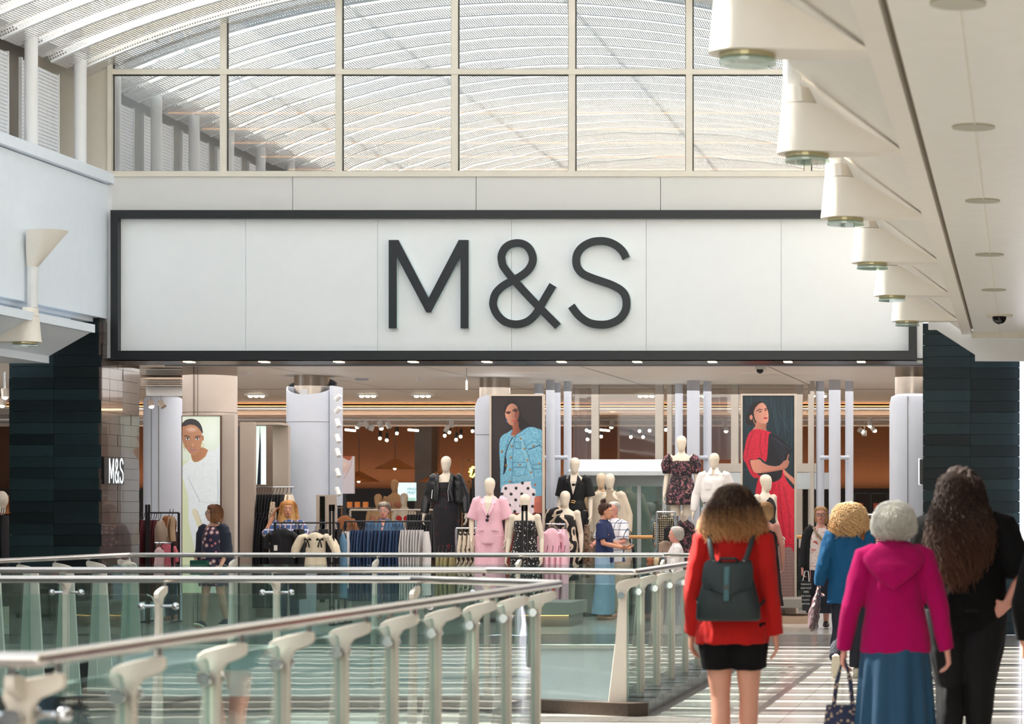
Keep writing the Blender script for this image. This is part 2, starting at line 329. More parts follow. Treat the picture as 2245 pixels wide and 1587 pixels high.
    def hair(s,m,rings,strands=200,sl=(.3,1.0),gap=.6,spread=.01,wave=.006,r=.0022,vs=.008,amp=.006,label=None,extra=None,curl=0,flick=0):
        """rings: (z,a,b,cy) from crown to ends in head space; face gap is a half angle about +y left free of strands"""
        mb=MB(); mb.rings(el(rings,24))
        if extra: extra(mb)
        hd=s.J.get('hm'); s.hx(mb); o=s.fuse(mb,'hair',m,vs,amp=amp,nsc=(26,26,8),label=label)
        if strands:
            st=MB(); rnd=random.Random(len(s.t.name)+strands); zt,zb=rings[0][0],rings[-1][0]
            def at(z,th,off):
                for i in range(len(rings)-1):
                    z0,z1=rings[i][0],rings[i+1][0]
                    if z<=z0 and z>=z1 or i==len(rings)-2:
                        u=(z0-z)/(z0-z1) if z0!=z1 else 0; u=max(0,min(1,u)); q=[rings[i][j]*(1-u)+rings[i+1][j]*u for j in range(4)]; break
                return V(((q[1]+off)*math.cos(th),q[3]+(q[2]+off)*math.sin(th),z))
            for _ in range(strands):
                th=PI/2+gap+rnd.random()*(2*PI-2*gap); e=zt+(zb-zt)*(sl[0]+(sl[1]-sl[0])*rnd.random()); off=rnd.random()*spread; ph=rnd.random()*6.3; pts=[]; z0=zt-(zt-e)*rnd.random()*.35
                m_=8
                for k in range(m_):
                    u=k/(m_-1); z=z0+(e-z0)*u
                    pts.append(at(z,th+wave*12*math.sin(ph+u*9)*(.3+u),off*(.2+.8*u)+flick*u*u+curl*math.sin(ph*2+u*14)+wave*math.sin(ph+u*11)))
                pts[0]=at(z0,th,-.004)
                st.tube(pts,[r*.7]+[r]*(m_-2)+[r*.3],3)
            s.hx(st); tag(s.part(st,'hair_strands',m,o),kind='stuff')
        return o
# ---------------------------------------------------------------- setting: floors
FY=30.8
FT=mat('floor_tile',(140,136,131),.2,var=.08,scale=2.5,bump=.02,bscale=3,spec=.3)
FG=mat('floor_grout',(92,88,85),.4)
fl=MB()
for pts in ([(-3.1,-8),(3.4,-8),(3.4,31),(-3.1,31)],[(-3.1,15.3),(-3.1,18.62),(-4.25,19.2),(-9.82,19.2),(-9.82,16.4),(-4.2,16.4)],
  [(-9.82,25.96),(-3.95,25.96),(-3.1,24.9),(-3.1,31),(-9.82,31)],[(-16,-8),(-9.82,-8),(-9.82,31),(-16,31)],[(-9.82,-8),(-3.1,-8),(-3.1,7.3),(-9.82,7.3)]):
    fl.prism(pts,'z',-.45,-.012)
floor=fl.build('floor',FG,kind='structure')
tp=None
def tiles(x0,y0,nx,ny,s,m,keep=lambda x,y:True):
    global tp
    for i in range(nx):
        for j in range(ny):
            x=x0+(i+.5)*s; y=y0+(j+.5)*s
            if not keep(x,y): continue
            if tp is None: tp=bx('tile',m,(x-s/2+.002,x+s/2-.002,y-s/2+.002,y+s/2-.002,-.012,0),floor)
            else:
                c=tp.copy(); COL.objects.link(c); c.location=(x-floor.location.x,y-floor.location.y,tp.location.z)
tiles(-3.0,13.8,6,28,.6,FT)
tiles(-9.6,16.4,11,5,.6,FT,lambda x,y:(y<18.7 or x<-4.6) and (y>16.6 or x<-4.5))
tiles(-9.6,26.6,11,7,.6,FT)
r=MB().box(-3.0,3.4,-8,13.8,-.012,0).box(.6,3.4,13.8,31,-.012,0).box(-16,-9.8,-8,31,-.012,0)
r.build('far_floor_surface',FT,floor)
bx('lower_floor',mat('lower_floor_stone',(150,146,140),.3),(-16,3.4,-8,31,-5.4,-5.2),kind='structure')
# white slab edges of the voids
fa=MB().box(-9.82,-3.9,25.90,25.96,-.9,.10); fa.prism([(-3.9,25.9),(-3.04,24.86),(-3.1,24.9),(-3.95,25.96)],'z',-.9,.1)
fa.box(-9.88,-9.82,19.2,25.96,-.9,.02).box(-3.1,-3.04,18.6,24.9,-.9,0).box(-9.82,-4.2,16.34,16.4,-.9,.02).box(-9.82,-3,7.3,7.36,-.9,.02)
trim=fa.build('trim_1',mat('void_fascia',(246,248,248),.5),kind='structure')
MB().box(-9.82,-3.9,25.86,25.98,.10,.14).box(-9.92,-9.80,19.2,25.96,.02,.06).build('edge_cap',CREAM,trim)
# dark stone kerbs along the walkway
KB=mat('kerb_stone',(62,50,42),.35,var=.35,scale=60); KB2=mat('kerb_slate',(40,41,44),.25,var=.4,scale=12)
kerb=MB(); kerb.prism([(-4.3,19.06),(-3.0,18.42),(-2.86,18.5),(-2.86,18.56),(-3.1,18.62),(-4.25,19.2)],'z',0,.1)
kerb.box(-9.8,-4.25,19.06,19.2,0,.1)
kerb=kerb.build('trim_2',KB,kind='structure')
for i in range(15): bx('kerb_block',KB2,(-3.12,-2.88,18.6+i*.42,18.6+i*.42+.412,0,.1+.004*(i%2)),kerb)
for i in range(19): bx('kerb_block',KB2,(-3.12,-2.88,7.4+i*.42,7.4+i*.42+.412,0,.1+.004*(i%2)),kerb)
# ---------------------------------------------------------------- enclosing walls
bx('wall_right',mat('right_wall',(128,122,116),.6),(3.4,3.6,-8,31,0,8.5),kind='structure')
bx('wall_back',WHITE,(-16,3.6,-8.2,-8,-5.2,9.5),kind='structure')
bx('wall_left',mat('left_wall',(150,140,130),.6),(-16.2,-16,-8,32,-5.2,8.5),kind='structure')
bx('wall_lower',WHITE,(-16,3.6,31,31.2,-5.2,-.45),kind='structure')
bx('wall_end_right',mat('end_wall',(96,92,90),.4,var=.15,scale=1.5),(.15,3.4,30.9,31.0,0,3.9),kind='structure')
# gallery fronts, left and right
lw=MB().box(-11.74,-11.62,-8,FY,4.02,5.72); lw.box(-12.4,-11.74,-8,FY,3.97,4.6)
lw.prism([(-11.9,5.72),(-11.55,5.74),(-11.55,5.87),(-11.9,5.87)],'y',-8,FY)
lw.prism([(-16,3.41),(-12.07,3.41),(-12.07,3.50),(-11.56,3.79),(-11.50,3.79),(-11.50,3.89),(-11.8,3.89),(-11.8,3.97),(-16,3.97)],'y',-8,30.0)
wl=lw.build('wall_left_gallery',mat('gallery_white',(236,244,255),.5,var=.015),kind='structure')
rw=MB().box(-1.42,-1.30,-8,29.6,4.3,5.72)
rw.prism([(-1.49,5.74),(-1.14,5.74),(-1.14,5.87),(-1.49,5.87)],'y',-8,29.9)
rw.prism([(-1.42,4.30),(-.74,3.80),(-.74,3.76),(-.62,3.76),(-.62,4.0),(-1.25,4.45),(-1.42,4.45)],'y',-8,29.9)
rw.build('wall_right_gallery',mat('right_gallery_cream',(244,238,228),.45,var=.02),kind='structure')
cl=bx('ceiling_right',mat('soffit_cream',(246,243,238),.35,var=.02),(-.59,3.4,-8,29.9,3.79,3.9),kind='structure')
bx('slot',mat('slot_shadow_gap',(120,108,92),.6),(-.63,-.585,-8,29.9,3.83,3.95),cl)
bx('seam',mat('seam_line',(235,230,218),.5),(-.275,-.267,-8,29.9,3.782,3.79),cl)
bx('seam',MT['seam_line'],(-.62,3.4,29.86,29.96,3.72,3.80),cl)
for y in (14,17.3,20.9,24.2,27.5,10.6): MB().cyl((-.28,y),.125,3.780,3.79,28).build('recessed_light',mat('lamp_ring',(190,186,165),.3),cl)
MB().prism([(-1.16,3.93),(-1.16,3.83),(-1.06,3.83),(-.58,3.52),(-.58,3.44),(3.4,3.44),(3.4,3.93)],'y',30.0,30.12).build('trim_3',WHITE,kind='structure')
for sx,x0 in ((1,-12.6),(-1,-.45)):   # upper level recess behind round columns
    bx('wall_upper_left' if sx>0 else 'wall_upper_right',mat('upper_wall',(170,164,158),.6,var=.03),(x0-.1,x0,-8,FY,5.8,7.6),kind='structure')  # wall grey is darkened to carry the shade of the recess
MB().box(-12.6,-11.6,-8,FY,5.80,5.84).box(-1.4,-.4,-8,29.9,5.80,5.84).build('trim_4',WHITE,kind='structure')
bx('ceiling_ledge_left',GREY,(-12.7,-11.95,-8,FY,7.55,7.7),kind='structure'); bx('ceiling_ledge_right',GREY,(-1.1,-.4,-8,FY,7.55,7.7),kind='structure')
bx('wall_facade_left',CREAM,(-12.7,-11.62,30.84,30.95,5.8,9.2),kind='structure'); bx('wall_facade_right',CREAM,(-1.35,-.4,30.84,30.95,5.8,9.2),kind='structure')
# roof edge beams and columns
MB().box(-12.3,-11.85,-8,FY,7.28,7.5).box(-1.2,-.75,-8,FY,7.28,7.5).build('trim_5',GREY,kind='structure')
colm=None
cyx=[30.25-1.5*i for i in range(0,12)]
for i,y in enumerate(cyx):
    for x in (-11.78,-1.26):
        if x>-5 and i>6: continue
        if colm is None:
            colm=MB().cyl((x,y),.075,5.84,7.3,20).build('round_column',WHITE,smooth=True)
            c=colm
        else: c=dup(colm,(x,y,5.84))
        tag(c,'slim round white column along the upper %s ledge under the curved roof'%('left' if x<-5 else 'right'),'column','round columns of the upper gallery '+('left' if x<-5 else 'right'))
def uvsheet(name,m,parent,rings,su,sv,**k):
    """open sheet given as rows of points, with UVs in metres"""
    mb=MB(); n=len(rings[0]); mb.rings(rings,cap=False,close=False); o=mb.build(name,m,parent,**k); me=o.data
    if k.get('split'): pass
    uv=me.uv_layers.new(name='UVMap')
    for p in me.polygons:
        for li,vi in zip(p.loop_indices,p.vertices): uv.data[li].uv=((vi//n)*su,(vi%n)*sv)
    return o
ORD='first second third fourth fifth sixth seventh eighth ninth tenth eleventh twelfth thirteenth fourteenth fifteenth sixteenth seventeenth eighteenth'.split()
PS=perforated('slotted_panel',(232,234,240),28,22,.24,.27)
for i in range(0,9):
    y1=cyx[i]-.13 ; y0=y1-1.12
    t=thing('perforated_panel','white slotted acoustic panel on the left upper ledge, %s from the glazed gable'%ORD[i],'panel',(-12.0,(y0+y1)/2,5.84),'slotted panels between upper left columns')
    uvsheet('sheet',PS,t,[[V((-12.0,y0+(y1-y0)*a/4,5.85+1.15*b/4)) for b in range(5)] for a in range(5)],.28,.29)
    MB().box(-12.03,-11.99,y1-.015,y1+.01,5.84,7.02).build('edge_strip',WHITE,t); bx('edge_strip',WHITE,(-12.03,-11.99,y0-.01,y0+.015,5.84,7.02),t)
# ---------------------------------------------------------------- curved roof
XC=-6.52; RR=12.8; ZC=8.30-RR; FM=.437
def arc(f,r=0,y=0): return V((XC+(RR+r)*math.sin(f),y,ZC+(RR+r)*math.cos(f)))
PR=perforated('perforated_blade',(212,208,204),30,28,.3,.3)
roof=bx('ceiling_roof_edge',WHITE,(-12.5,-.5,30.82,31.0,8.6,8.9),kind='structure')
n=40; rib=None
fs=[-FM+2*FM*i/n for i in range(n+1)]
for k in range(50):
    y=30.45-.73*k
    if rib is None:
        sec=[(0,.12),(0,0),(.52,.015),(.52,.05)]
        mb=MB(); R=[[arc(f,0,y)+V((0,a,0))+V((math.sin(f),0,math.cos(f)))*b for a,b in sec] for f in fs]
        mb.rings(R,cap=False,close=False)
        rib=mb.build('roof_blade',PR,roof); me=rib.data; uv=me.uv_layers.new(name='UVMap'); vv=[0,.12,.64,.68]
        for p in me.polygons:
            for li,vi in zip(p.loop_indices,p.vertices): uv.data[li].uv=((vi//4)*(2*FM*RR/n),vv[vi%4])
        base=rib.location.copy()
        mb=MB(); mb.rings([[arc(f,0,y)+V((0,a,0))+V((math.sin(f),0,math.cos(f)))*b for a,b in ((-.006,.125),(-.006,.10),(.004,.10),(.004,.125))] for f in fs],cap=False)
        mb.rings([[arc(f,0,y)+V((0,a,0))+V((math.sin(f),0,math.cos(f)))*b for a,b in ((-.006,.012),(-.006,-.006),(.05,-.006),(.05,.0))] for f in fs],cap=False)
        mb.build('blade_edge',WHITE,rib)
    else:
        c=dup(rib,base+V((0,-.73*k,0)),roof)
# cellular arch beams above the blades
HB=mat('arch_beam',(238,236,230),.5)
ab=None
for k in range(9):
    y=30.2-2.9*k
    if ab is None:
        mb=MB(); m=46; h0,h1=.42,.80
        for i in range(m):
            f0=-FM*1.02+2*FM*1.02*i/m; f1=-FM*1.02+2*FM*1.02*(i+1)/m; fc=(f0+f1)/2; wv=(f1-f0)*RR
            q=8; hole=[]; sq=[]
            for j in range(q*2):
                a=2*PI*j/(q*2); ca,sa=math.cos(a),math.sin(a); hole.append((fc+ca*.085/RR,(h0+h1)/2+sa*.085))
                t=1/max(abs(ca),abs(sa)); sq.append((fc+ca*t*wv/2/RR,(h0+h1)/2+sa*t*(h1-h0)/2))
            for dy in (0,.03):
                o=len(mb.v); mb.v+=[arc(a,b,y+dy) for a,b in hole+sq]
                for j in range(q*2): jj=(j+1)%(q*2); mb.f.append((o+j,o+jj,o+q*2+jj,o+q*2+j))
        for h in (h0,h1): mb.rings([[arc(f,h,y)+V((0,a,0)) for a in (-.07,.1)] for f in fs],cap=False,close=False)
        ab=mb.build('arch_beam',HB,roof); b2=ab.location.copy()
    else: dup(ab,b2+V((0,-2.9*k,0)),roof)
mb=MB()
for f in (-.36,-.2,-.0,.2,.36): mb.tube([arc(f,.62,-6),arc(f,.62,30.7)],.03,8)
mb.build('purlin',HB,roof)
mb=MB()
for i in range(0,50):
    y=30.6-.73*i
    for f in (-.36,-.2,0,.2,.36): mb.tube([arc(f,.1,y+.1),arc(f,.58,y+.1)],.02,6)
mb.build('hanger',HB,roof)
# glazed roof skin
ra=MB(); ra.rings([[arc(f,.86,y) for f in fs] for y in (-6,30.8)],cap=False,close=False); ra.build('roof_glass',glass('roof_glazing',(.93,.97,.99),.4,.03,.10,(.95,.97,1)),roof)
MB().prism([(-13,9.6),(-.2,9.6),(-.2,9.35)]+[(arc(f,.5).x,arc(f,.5).z) for f in fs[::-1]]+[(-13,9.35)],'y',30.86,30.98).build('roof_gable',CREAM,roof)
# white downstand under the first rib beside the glazing
MB().prism([(arc(f,.13).x,arc(f,.13).z) for f in fs]+[(arc(f,.55).x,arc(f,.55).z) for f in fs[::-1]],'y',30.74,30.80).build('gable_band',CREAM,roof)
# ---------------------------------------------------------------- facade over the shop
Y=FY
def zf(py): return Z(py,Y)
def xf(px): return X(px,Y)
win=MB()
for px in (490,743,997,1254,1511,1771): win.box(xf(px-7),xf(px+7),Y-.02,Y+.10,zf(388),8.3)
win.box(xf(247),xf(2010),Y-.03,Y+.10,zf(163.5),zf(152)).box(xf(247),xf(2010),Y-.05,Y+.12,zf(388),zf(376)).box(xf(238),xf(247),Y-.04,Y+.1,zf(388),8.0).box(xf(2010),xf(2023),Y-.04,Y+.1,zf(388),8.0)
win=win.build('window_1',CREAM,kind='structure')
gk=MB()
ed=[247,490,743,997,1254,1511,1771,2010]
UG=glass('upper_glazing',(.66,.70,.72),.5,.62,gcol=(.73,.715,.70))
for i in range(7):
    a,b=ed[i]+(7 if i else 0),ed[i+1]-7
    for t,u in ((163.5,376),(-40,152)):
        MB().box(xf(a)+.012,xf(b)-.012,Y+.03,Y+.035,zf(u)+.012,zf(t)-.012).build('pane',UG,win)
        g=MB(); x0,x1,z0,z1=xf(a),xf(b),zf(u),zf(t)
        g.box(x0,x1,Y+.02,Y+.05,z0,z0+.012).box(x0,x1,Y+.02,Y+.05,z1-.012,z1).box(x0,x0+.012,Y+.02,Y+.05,z0,z1).box(x1-.012,x1,Y+.02,Y+.05,z0,z1)
        g.build('gasket',BLACK,win)
# room behind the glazing
ur=MB().box(-12,-1,33.2,42,7.12,7.25).box(-12,-1,31,42,5.55,5.65).box(-12,-1,42,42.1,5.6,7.2).box(-12,-11.9,31,42,5.6,9).box(-1.1,-1,31,42,5.6,9)
ur.build('wall_upper_room',WHITE,kind='structure')
LED=mat('led_warm',(255,190,140),.5,emit=2.5)
t=None
for i,y in enumerate((33.4,34.8,36.1,37.5,38.9)):
    o=MB().tube([(-11.8,y,7.08),(-1.2,y,7.08)],.012,8).build('light_tube',LED,label='thin warm light tube behind the gable glazing, %s one counted from the top'%ORD[i],cat='light tube',group='light tubes of the upper room')
# fascia panels
fz=thing('fascia','white panelled fascia strip between the glazing and the black framed sign','fascia',(xf(1130),Y,zf(462))); fz['kind']='structure'
e=[247,643,1045,1449,1850,2023]
for i in range(5): bx('panel',mat('fascia_white',(220,219,217),.45,var=.01),(xf(e[i])+.004,xf(e[i+1])-.004,Y-.03,Y+.1,zf(464),zf(388)),fz)
bx('backing',BLACK,(xf(247),xf(2023),Y+.02,Y+.09,zf(462),zf(389)),fz)
bx('wall_facade_side',WHITE,(xf(238),xf(248),Y-.05,Y+.1,zf(790),zf(388)),kind='structure')
bx('trim_6',WHITE,(xf(2011),xf(2023),Y-.05,Y+.1,zf(795),zf(388)),kind='structure')
# sign
sg=thing('shop_sign','long white shop sign in a black frame with large dark letters M&S','sign',(xf(1130),Y,zf(795)))
fr=MB().box(xf(250),xf(2010),Y-.12,Y+.1,zf(481),zf(463)).box(xf(250),xf(2010),Y-.12,Y+.1,zf(790),zf(770)).box(xf(250),xf(266),Y-.12,Y+.1,zf(770),zf(481)).box(xf(1993),xf(2010),Y-.12,Y+.1,zf(770),zf(481))
fr.build('frame',BLACK,sg)
SP=mat('sign_face',(244,247,250),.4,var=.01)
e=[266,540,829,1122,1417,1713,1993]
for i in range(6): bx('panel',SP,(xf(e[i])+.002,xf(e[i+1])-.002,Y-.02,Y+.06,zf(770),zf(481)),sg)
bx('backing',GREY,(xf(266),xf(1993),Y,Y+.08,zf(770),zf(481)),sg)
def stroke(path,wd,res=8):
    """centre line (control points, Catmull-Rom) -> list of left/right outline"""
    pts=[V((*p,0)) for p in path]; q=[]
    for i in range(len(pts)-1):
        a,b,c,d=pts[max(i-1,0)],pts[i],pts[i+1],pts[min(i+2,len(pts)-1)]
        for k in range(res):
            t=k/res; q.append(.5*((2*b)+(c-a)*t+(2*a-5*b+4*c-d)*t*t+(3*b-a-3*c+d)*t**3))
    q.append(pts[-1]); L=[];R=[]
    for i,p in enumerate(q):
        t=(q[min(i+1,len(q)-1)]-q[max(i-1,0)]).normalized(); nn=V((-t.y,t.x,0)); L.append(p+nn*wd/2); R.append(p-nn*wd/2)
    return L,R
z6=lambda x,y:(1060+x/6.3486,500+y/6.348)
SPATH=[z6(*p) for p in ((2003,432),(1960,345),(1880,265),(1770,210),(1650,192),(1520,210),(1400,275),(1330,365),(1311,465),(1330,560),(1400,645),(1530,705),(1660,750),(1800,800),(1920,865),(1985,940),(2009,1050),(1990,1165),(1915,1270),(1790,1335),(1650,1352),(1490,1325),(1350,1230),(1243,1093))]
APATH=[z6(*p) for p in ((988,802),(900,950),(833,1065),(785,1150),(720,1240),(620,1315),(480,1347),(330,1315),(220,1220),(163,1100),(163,1010),(200,910),(290,820),(410,750),(540,680),(640,600),(700,500),(705,400),(660,300),(590,240),(490,220),(385,245),(310,310),(273,410),(290,520),(340,600),(410,690),(560,860),(700,1010),(850,1165),(1057,1375))]
MP=[(857,721),(857,528),(878,528),(944,655),(1010,528),(1031,528),(1031,721),(1014,721),(1014,563),(949,686),(939,686),(874,563),(874,721)]
def letter(kind,fx,y0,y1):
    """fx maps photo sign coordinates to (across, z)"""
    mb=MB()
    if kind=='m':
        n=len(MP); mb.prism([fx(*p) for p in MP],'y',y0,y1)
    else:
        for j,pa in enumerate([SPATH] if kind=='s' else [APATH[:25],APATH[23:]]):
            L,R=stroke(pa,17.2 if kind=='s' else 16.8); y0-=j*.0015; y1-=j*.0015
            mb.rings([[ (fx(a.x,a.y)[0],y0,fx(a.x,a.y)[1]),(fx(b.x,b.y)[0],y0,fx(b.x,b.y)[1]),(fx(b.x,b.y)[0],y1,fx(b.x,b.y)[1]),(fx(a.x,a.y)[0],y1,fx(a.x,a.y)[1])] for a,b in zip(L,R)])
    return mb
LF=mat('letter_black',(27,33,40),.35,var=.08); LE=mat('letter_edge_acrylic',(205,226,228),.3)
for k in 'mas':
    letter(k,lambda a,b:(xf(a),zf(b)),Y-.11,Y-.085).build('letter',LF,sg)
    letter(k,lambda a,b:(xf(a)+.004,zf(b)-.002),Y-.085,Y-.03).build('letter_edge',LE,sg)
# soffit of the shop opening with small lamps
sf=bx('trim_7',BLACK,(xf(225),xf(2023),Y-.1,Y+1.0,zf(790),zf(786)),kind='structure')
bx('track',GREY,(xf(300),xf(2023),Y+1.0,Y+1.08,3.485,3.5),sf)
LW=mat('lamp_warm',(255,214,170),.4,emit=2.5)
for px in (397,563,728,892,1055,1220,1387,1553,1720,1882):
    x=xf(px)+.02; MB().box(x-.05,x+.05,Y+.15,Y+.33,zf(790)-.012,zf(790)+.01).build('spot_lamp',LW,sf)
# ---------------------------------------------------------------- tiled piers
def pier(name,x0,x1,yf,z0,z1,joints,ret=None):
    t=bx(name,mat('pier_core',(14,20,22),.5),(x0+.02,x1-.02,yf+.02,yf+1.3,z0,z1),kind='structure')
    h=.1418; tl={}
    nr=int((z1-z0)/h)+1
    for r in range(nr):
        a=z0+r*h; b=min(a+h,z1)
        for i in range(len(joints)-1):
            d=random.choice((0,0,.002,.004,.006)); key=(i,round(b-a,3))
            w0,w1=joints[i]+.002,joints[i+1]-.002
            if key in tl:
                c=tl[key].copy(); COL.objects.link(c); c.location.z=a+.002-wloc(t).z; c.location.y=tl[key].location.y-d
            else: tl[key]=bx('tile',DARKT,(w0,w1,yf,yf+.03,a+.002,b-.002),t)
        if ret:
            for i in range(len(ret)-1):
                d=random.choice((0,0,.002,.005)); key=('r',i,round(b-a,3))
                if key in tl:
                    c=tl[key].copy(); COL.objects.link(c); c.location.z=a+.002-wloc(t).z; c.location.x=tl[key].location.x-d
                else: tl[key]=bx('tile',mat('return_tile',(78,66,62),.18,var=.3,scale=2.2,coat=.6),(x1-.03,x1,ret[i]+.002,ret[i+1]-.002,a+.002,b-.002),t)
    return t
ys=[5300*11.63/(2240-p) for p in (222,241,259,270,288,306)]
pier('wall_pier_left',X(20,30.55),-11.63,30.55,0,3.97,[X(20,30.55),X(118,30.55),-11.63],ys)
bx('pier_cap',DARKT,(-12.0,-11.66,30.56,31.8,3.95,4.06),bpy.data.objects['wall_pier_left'])
pier('wall_pier_right',X(2023,Y),X(2236,Y),Y,0,3.97,[X(2023,Y),X(2128,Y),X(2236,Y)])
bs=thing('blade_sign','small black sign box with glowing white letters M&S on the left dark tiled pier','sign',(-11.62,31.1,Z(1062,31)))
zz=lambda py:Z(py,31.1)
ya,yb=5300*11.6/(2240-239),5300*11.6/(2240-270)
bx('box',mat('sign_box_black',(10,12,14),.3),(-11.63,-11.60,ys[0]+.02,yb+.03,zz(1062),zz(1004)),bs)
LT=mat('letter_glow',(225,235,240),.4,emit=.7)
for k in 'mas':
    mb=letter(k,lambda a,b:(ya+(a-857)/(1386-857)*(yb-ya),zz(1060)+(721-b)/193*(zz(1006)-zz(1060))),0,.005)
    mb.v=[V((-11.60+v.y,v.x,v.z)) for v in mb.v]; mb.build('letter',LT,bs)
b2=thing('blade_sign','black projecting sign box with a white lit edge on the right dark pier','sign',(X(2018,Y),Y+.1,Z(1062,Y)))
bx('box',MT['sign_box_black'],pbox(2016,2024,1007,1061,Y+.05,.5),b2); bx('edge_light',LT,pbox(2013.5,2016,1005,1062,Y+.05,.5),b2)
bx('door_1',mat('lit_shopfront',(238,232,250),.5,emit=1.3),(X(2239,30.2),.15,30.6,30.7,0,Z(795,30.6)),kind='structure')
# ---------------------------------------------------------------- wall uplighters
def uplighter(x,y,z,s,label):
    """s=+1: tip points left and the base runs towards the right; z is the underside"""
    t=thing('wall_uplighter',label,'light',(x,y,z),'bracket lights of the '+('right' if s>0 else 'left')+' gallery')
    def D(x0,L,wd,zz,n=10):
        r=wd/2; pts=[]
        for i in range(n+1):
            a=PI/2+PI*i/n; pts.append((x+s*(x0+r+r*math.cos(a)),y+r*math.sin(a),zz))
        pts.append((x+s*(x0+L),y-r*.5,zz)); pts.append((x+s*(x0+L),y+r*.5,zz)); return pts
    CP=mat('uplighter_cream',(242,235,224),.4,var=.02)
    MB().rings([D(0,.80,.34,z),D(.01,.66,.33,z+.07),D(.022,.42,.30,z+.20),D(.032,.25,.28,z+.30)]).build('base',CP,t,smooth=True,ang=.9)
    MB().rings([D(.034,.22,.27,z+.305),D(.036,.17,.25,z+.40)]).build('collar',CP,t,smooth=True,ang=.9)
    MB().rings([D(.04,.11,.12,z+.405),D(.04,.11,.12,z+.98)]).build('stem',mat('stem_white',(232,232,232),.4),t,smooth=True,ang=.9)
    MB().rings([D(.035,.14,.13,z+.90),D(0.01,.26,.3,z+1.10),D(-.0,.45,.44,z+1.30)] if s>0 else [D(.035,.12,.12,z+.88),D(-.12,.27,.26,z+1.07),D(-.31,.44,.44,z+1.30)]).build('reflector',CP,t,smooth=True,ang=.9)
    MB().cyl((x+s*.19,y),.135,z-.022,z,22).build('lamp_ring',mat('brass_ring',(190,180,140),.3,.5),t)
    MB().cyl((x+s*.19,y),.14,z-.05,z-.035,22).build('glass_disc',glass('disc_glass',(.8,.92,.86),.8,.1,.3,(.7,.85,.78)),t)
    return t
for k,nm in enumerate(('sixth and farthest','fifth','fourth','third','second','nearest and largest')):
    uplighter(-1.516,28-3.262*k,3.77,1,'cream boat shaped bracket light on the right gallery edge, %s from the viewer'%nm)
t=uplighter(-11.44,28.2,3.545,-1,'cream bracket light with perforated stem and upturned cone on the left white wall')
uplighter(-11.44,24.4,3.545,-1,'cream bracket light on the left gallery wall nearer the viewer')
d=thing('dome_camera','black dome security camera under the cream walkway ceiling on the right','camera',(X(2191,27.3),27.3,3.70))
MB().cyl((X(2191,27.3),27.3),.15,3.77,3.79,24).build('mount',CREAM,d); MB().ball((X(2191,27.3),27.3,3.765),.082,16).build('dome',mat('dome_black',(20,14,16),.06),d,smooth=True)
# ---------------------------------------------------------------- glass railings
RG=glass('rail_glass',(.85,.93,.92),.85,.05); GE=mat('glass_edge',(170,205,195),.15)
BP=mat('baluster_cream',(222,214,202),.45,var=.03)
HS=mat('handrail_steel',(210,204,200),.17,1,var=.03)
PROF=[(0,-.30),(0,.90),(.008,.945),(.03,.975),(.07,.99),(.10,1.005),(.108,1.02),(.106,1.05),(.085,1.056),(.0,1.038),(-.055,1.022),(-.078,1.005),(-.083,.975),(-.07,.95),(-.06,.86),(-.085,.55),(-.16,-.10),(-.19,-.30)]
PROF2=[(.10,-.30),(.075,.10),(.035,.88),(.04,.96),(.07,.985),(.10,1.0),(.108,1.02),(.106,1.05),(.085,1.056),(.0,1.038),(-.055,1.022),(-.09,1.005),(-.10,.97),(-.105,.86),(-.15,.10),(-.18,-.30)]
def baluster(t,x,y,u,clamp=False,w=.032,prof=None):
    """x,y: under the handrail; u: unit vector to the walkway side"""
    u=V((*u,0)); s=V((-u.y,u.x,0)); b=V((x,y,0))-u*.085
    mb=MB(); q=[b+u*a+V((0,0,z)) for a,z in (prof or PROF)]; n=len(q)
    mb.add([p-s*w/2 for p in q]+[p+s*w/2 for p in q],[tuple(range(n))[::-1],tuple(range(n,2*n))]+[(i,(i+1)%n,(i+1)%n+n,i+n) for i in range(n)])
    fl=[b+u*a+V((0,0,z)) for a,z in ((.004,-.28),(.004,.93),(-.012,.93),(-.012,-.28))]
    mb.add([p-s*.02 for p in fl]+[p+s*.02 for p in fl],[(3,2,1,0),(4,5,6,7)]+[(i,(i+1)%4,(i+1)%4+4,i+4) for i in range(4)])
    o=mb.build('baluster',BP,t,bevel=.004)
    MB().tube([b+u*.085+V((0,0,1.045)),b+u*.085+V((0,0,1.085))],.011,8).build('pin',CHROME,o)
    g=MB(); c=b-u*.03+V((0,0,.92)); L=.115
    g.tube([c-s*L,c+s*L],.011,8); 
    for e in (-1,1): g.ball(c+s*L*e,.026,12)
    if not clamp: g=MB(); g.tube([c-s*.07,c+s*.07],.02,10).tube([c+s*.07,c+s*.09],.028,10).tube([c-s*.09,c-s*.07],.028,10)
    g.build('clamp',CHROME,o,smooth=True)
def pane(t,a,b,u,z0=.10,z1=1.0,r=.05,gap=.03):
    a=V((*a,0)); b=V((*b,0)); u=V((*u,0)); d=(b-a).normalized(); off=-u*.115; L=(b-a).length
    prof=[(gap,z0),(L-gap,z0),(L-gap,z1-r),(L-gap-r*.3,z1-r*.3),(L-gap-r,z1),(gap+r,z1),(gap+r*.3,z1-r*.3),(gap,z1-r)]
    q=[a+off+d*p+V((0,0,z)) for p,z in prof]; n=8
    mb=MB(); mb.add([p+u*.005 for p in q]+[p-u*.005 for p in q],[tuple(range(n))[::-1],tuple(range(n,2*n))]+[(i,(i+1)%n,(i+1)%n+n,i+n) for i in range(n)])
    mb.build('glass_pane',RG,t,mats=[GE],mfun=lambda p:0 if p.index<2 else 1)
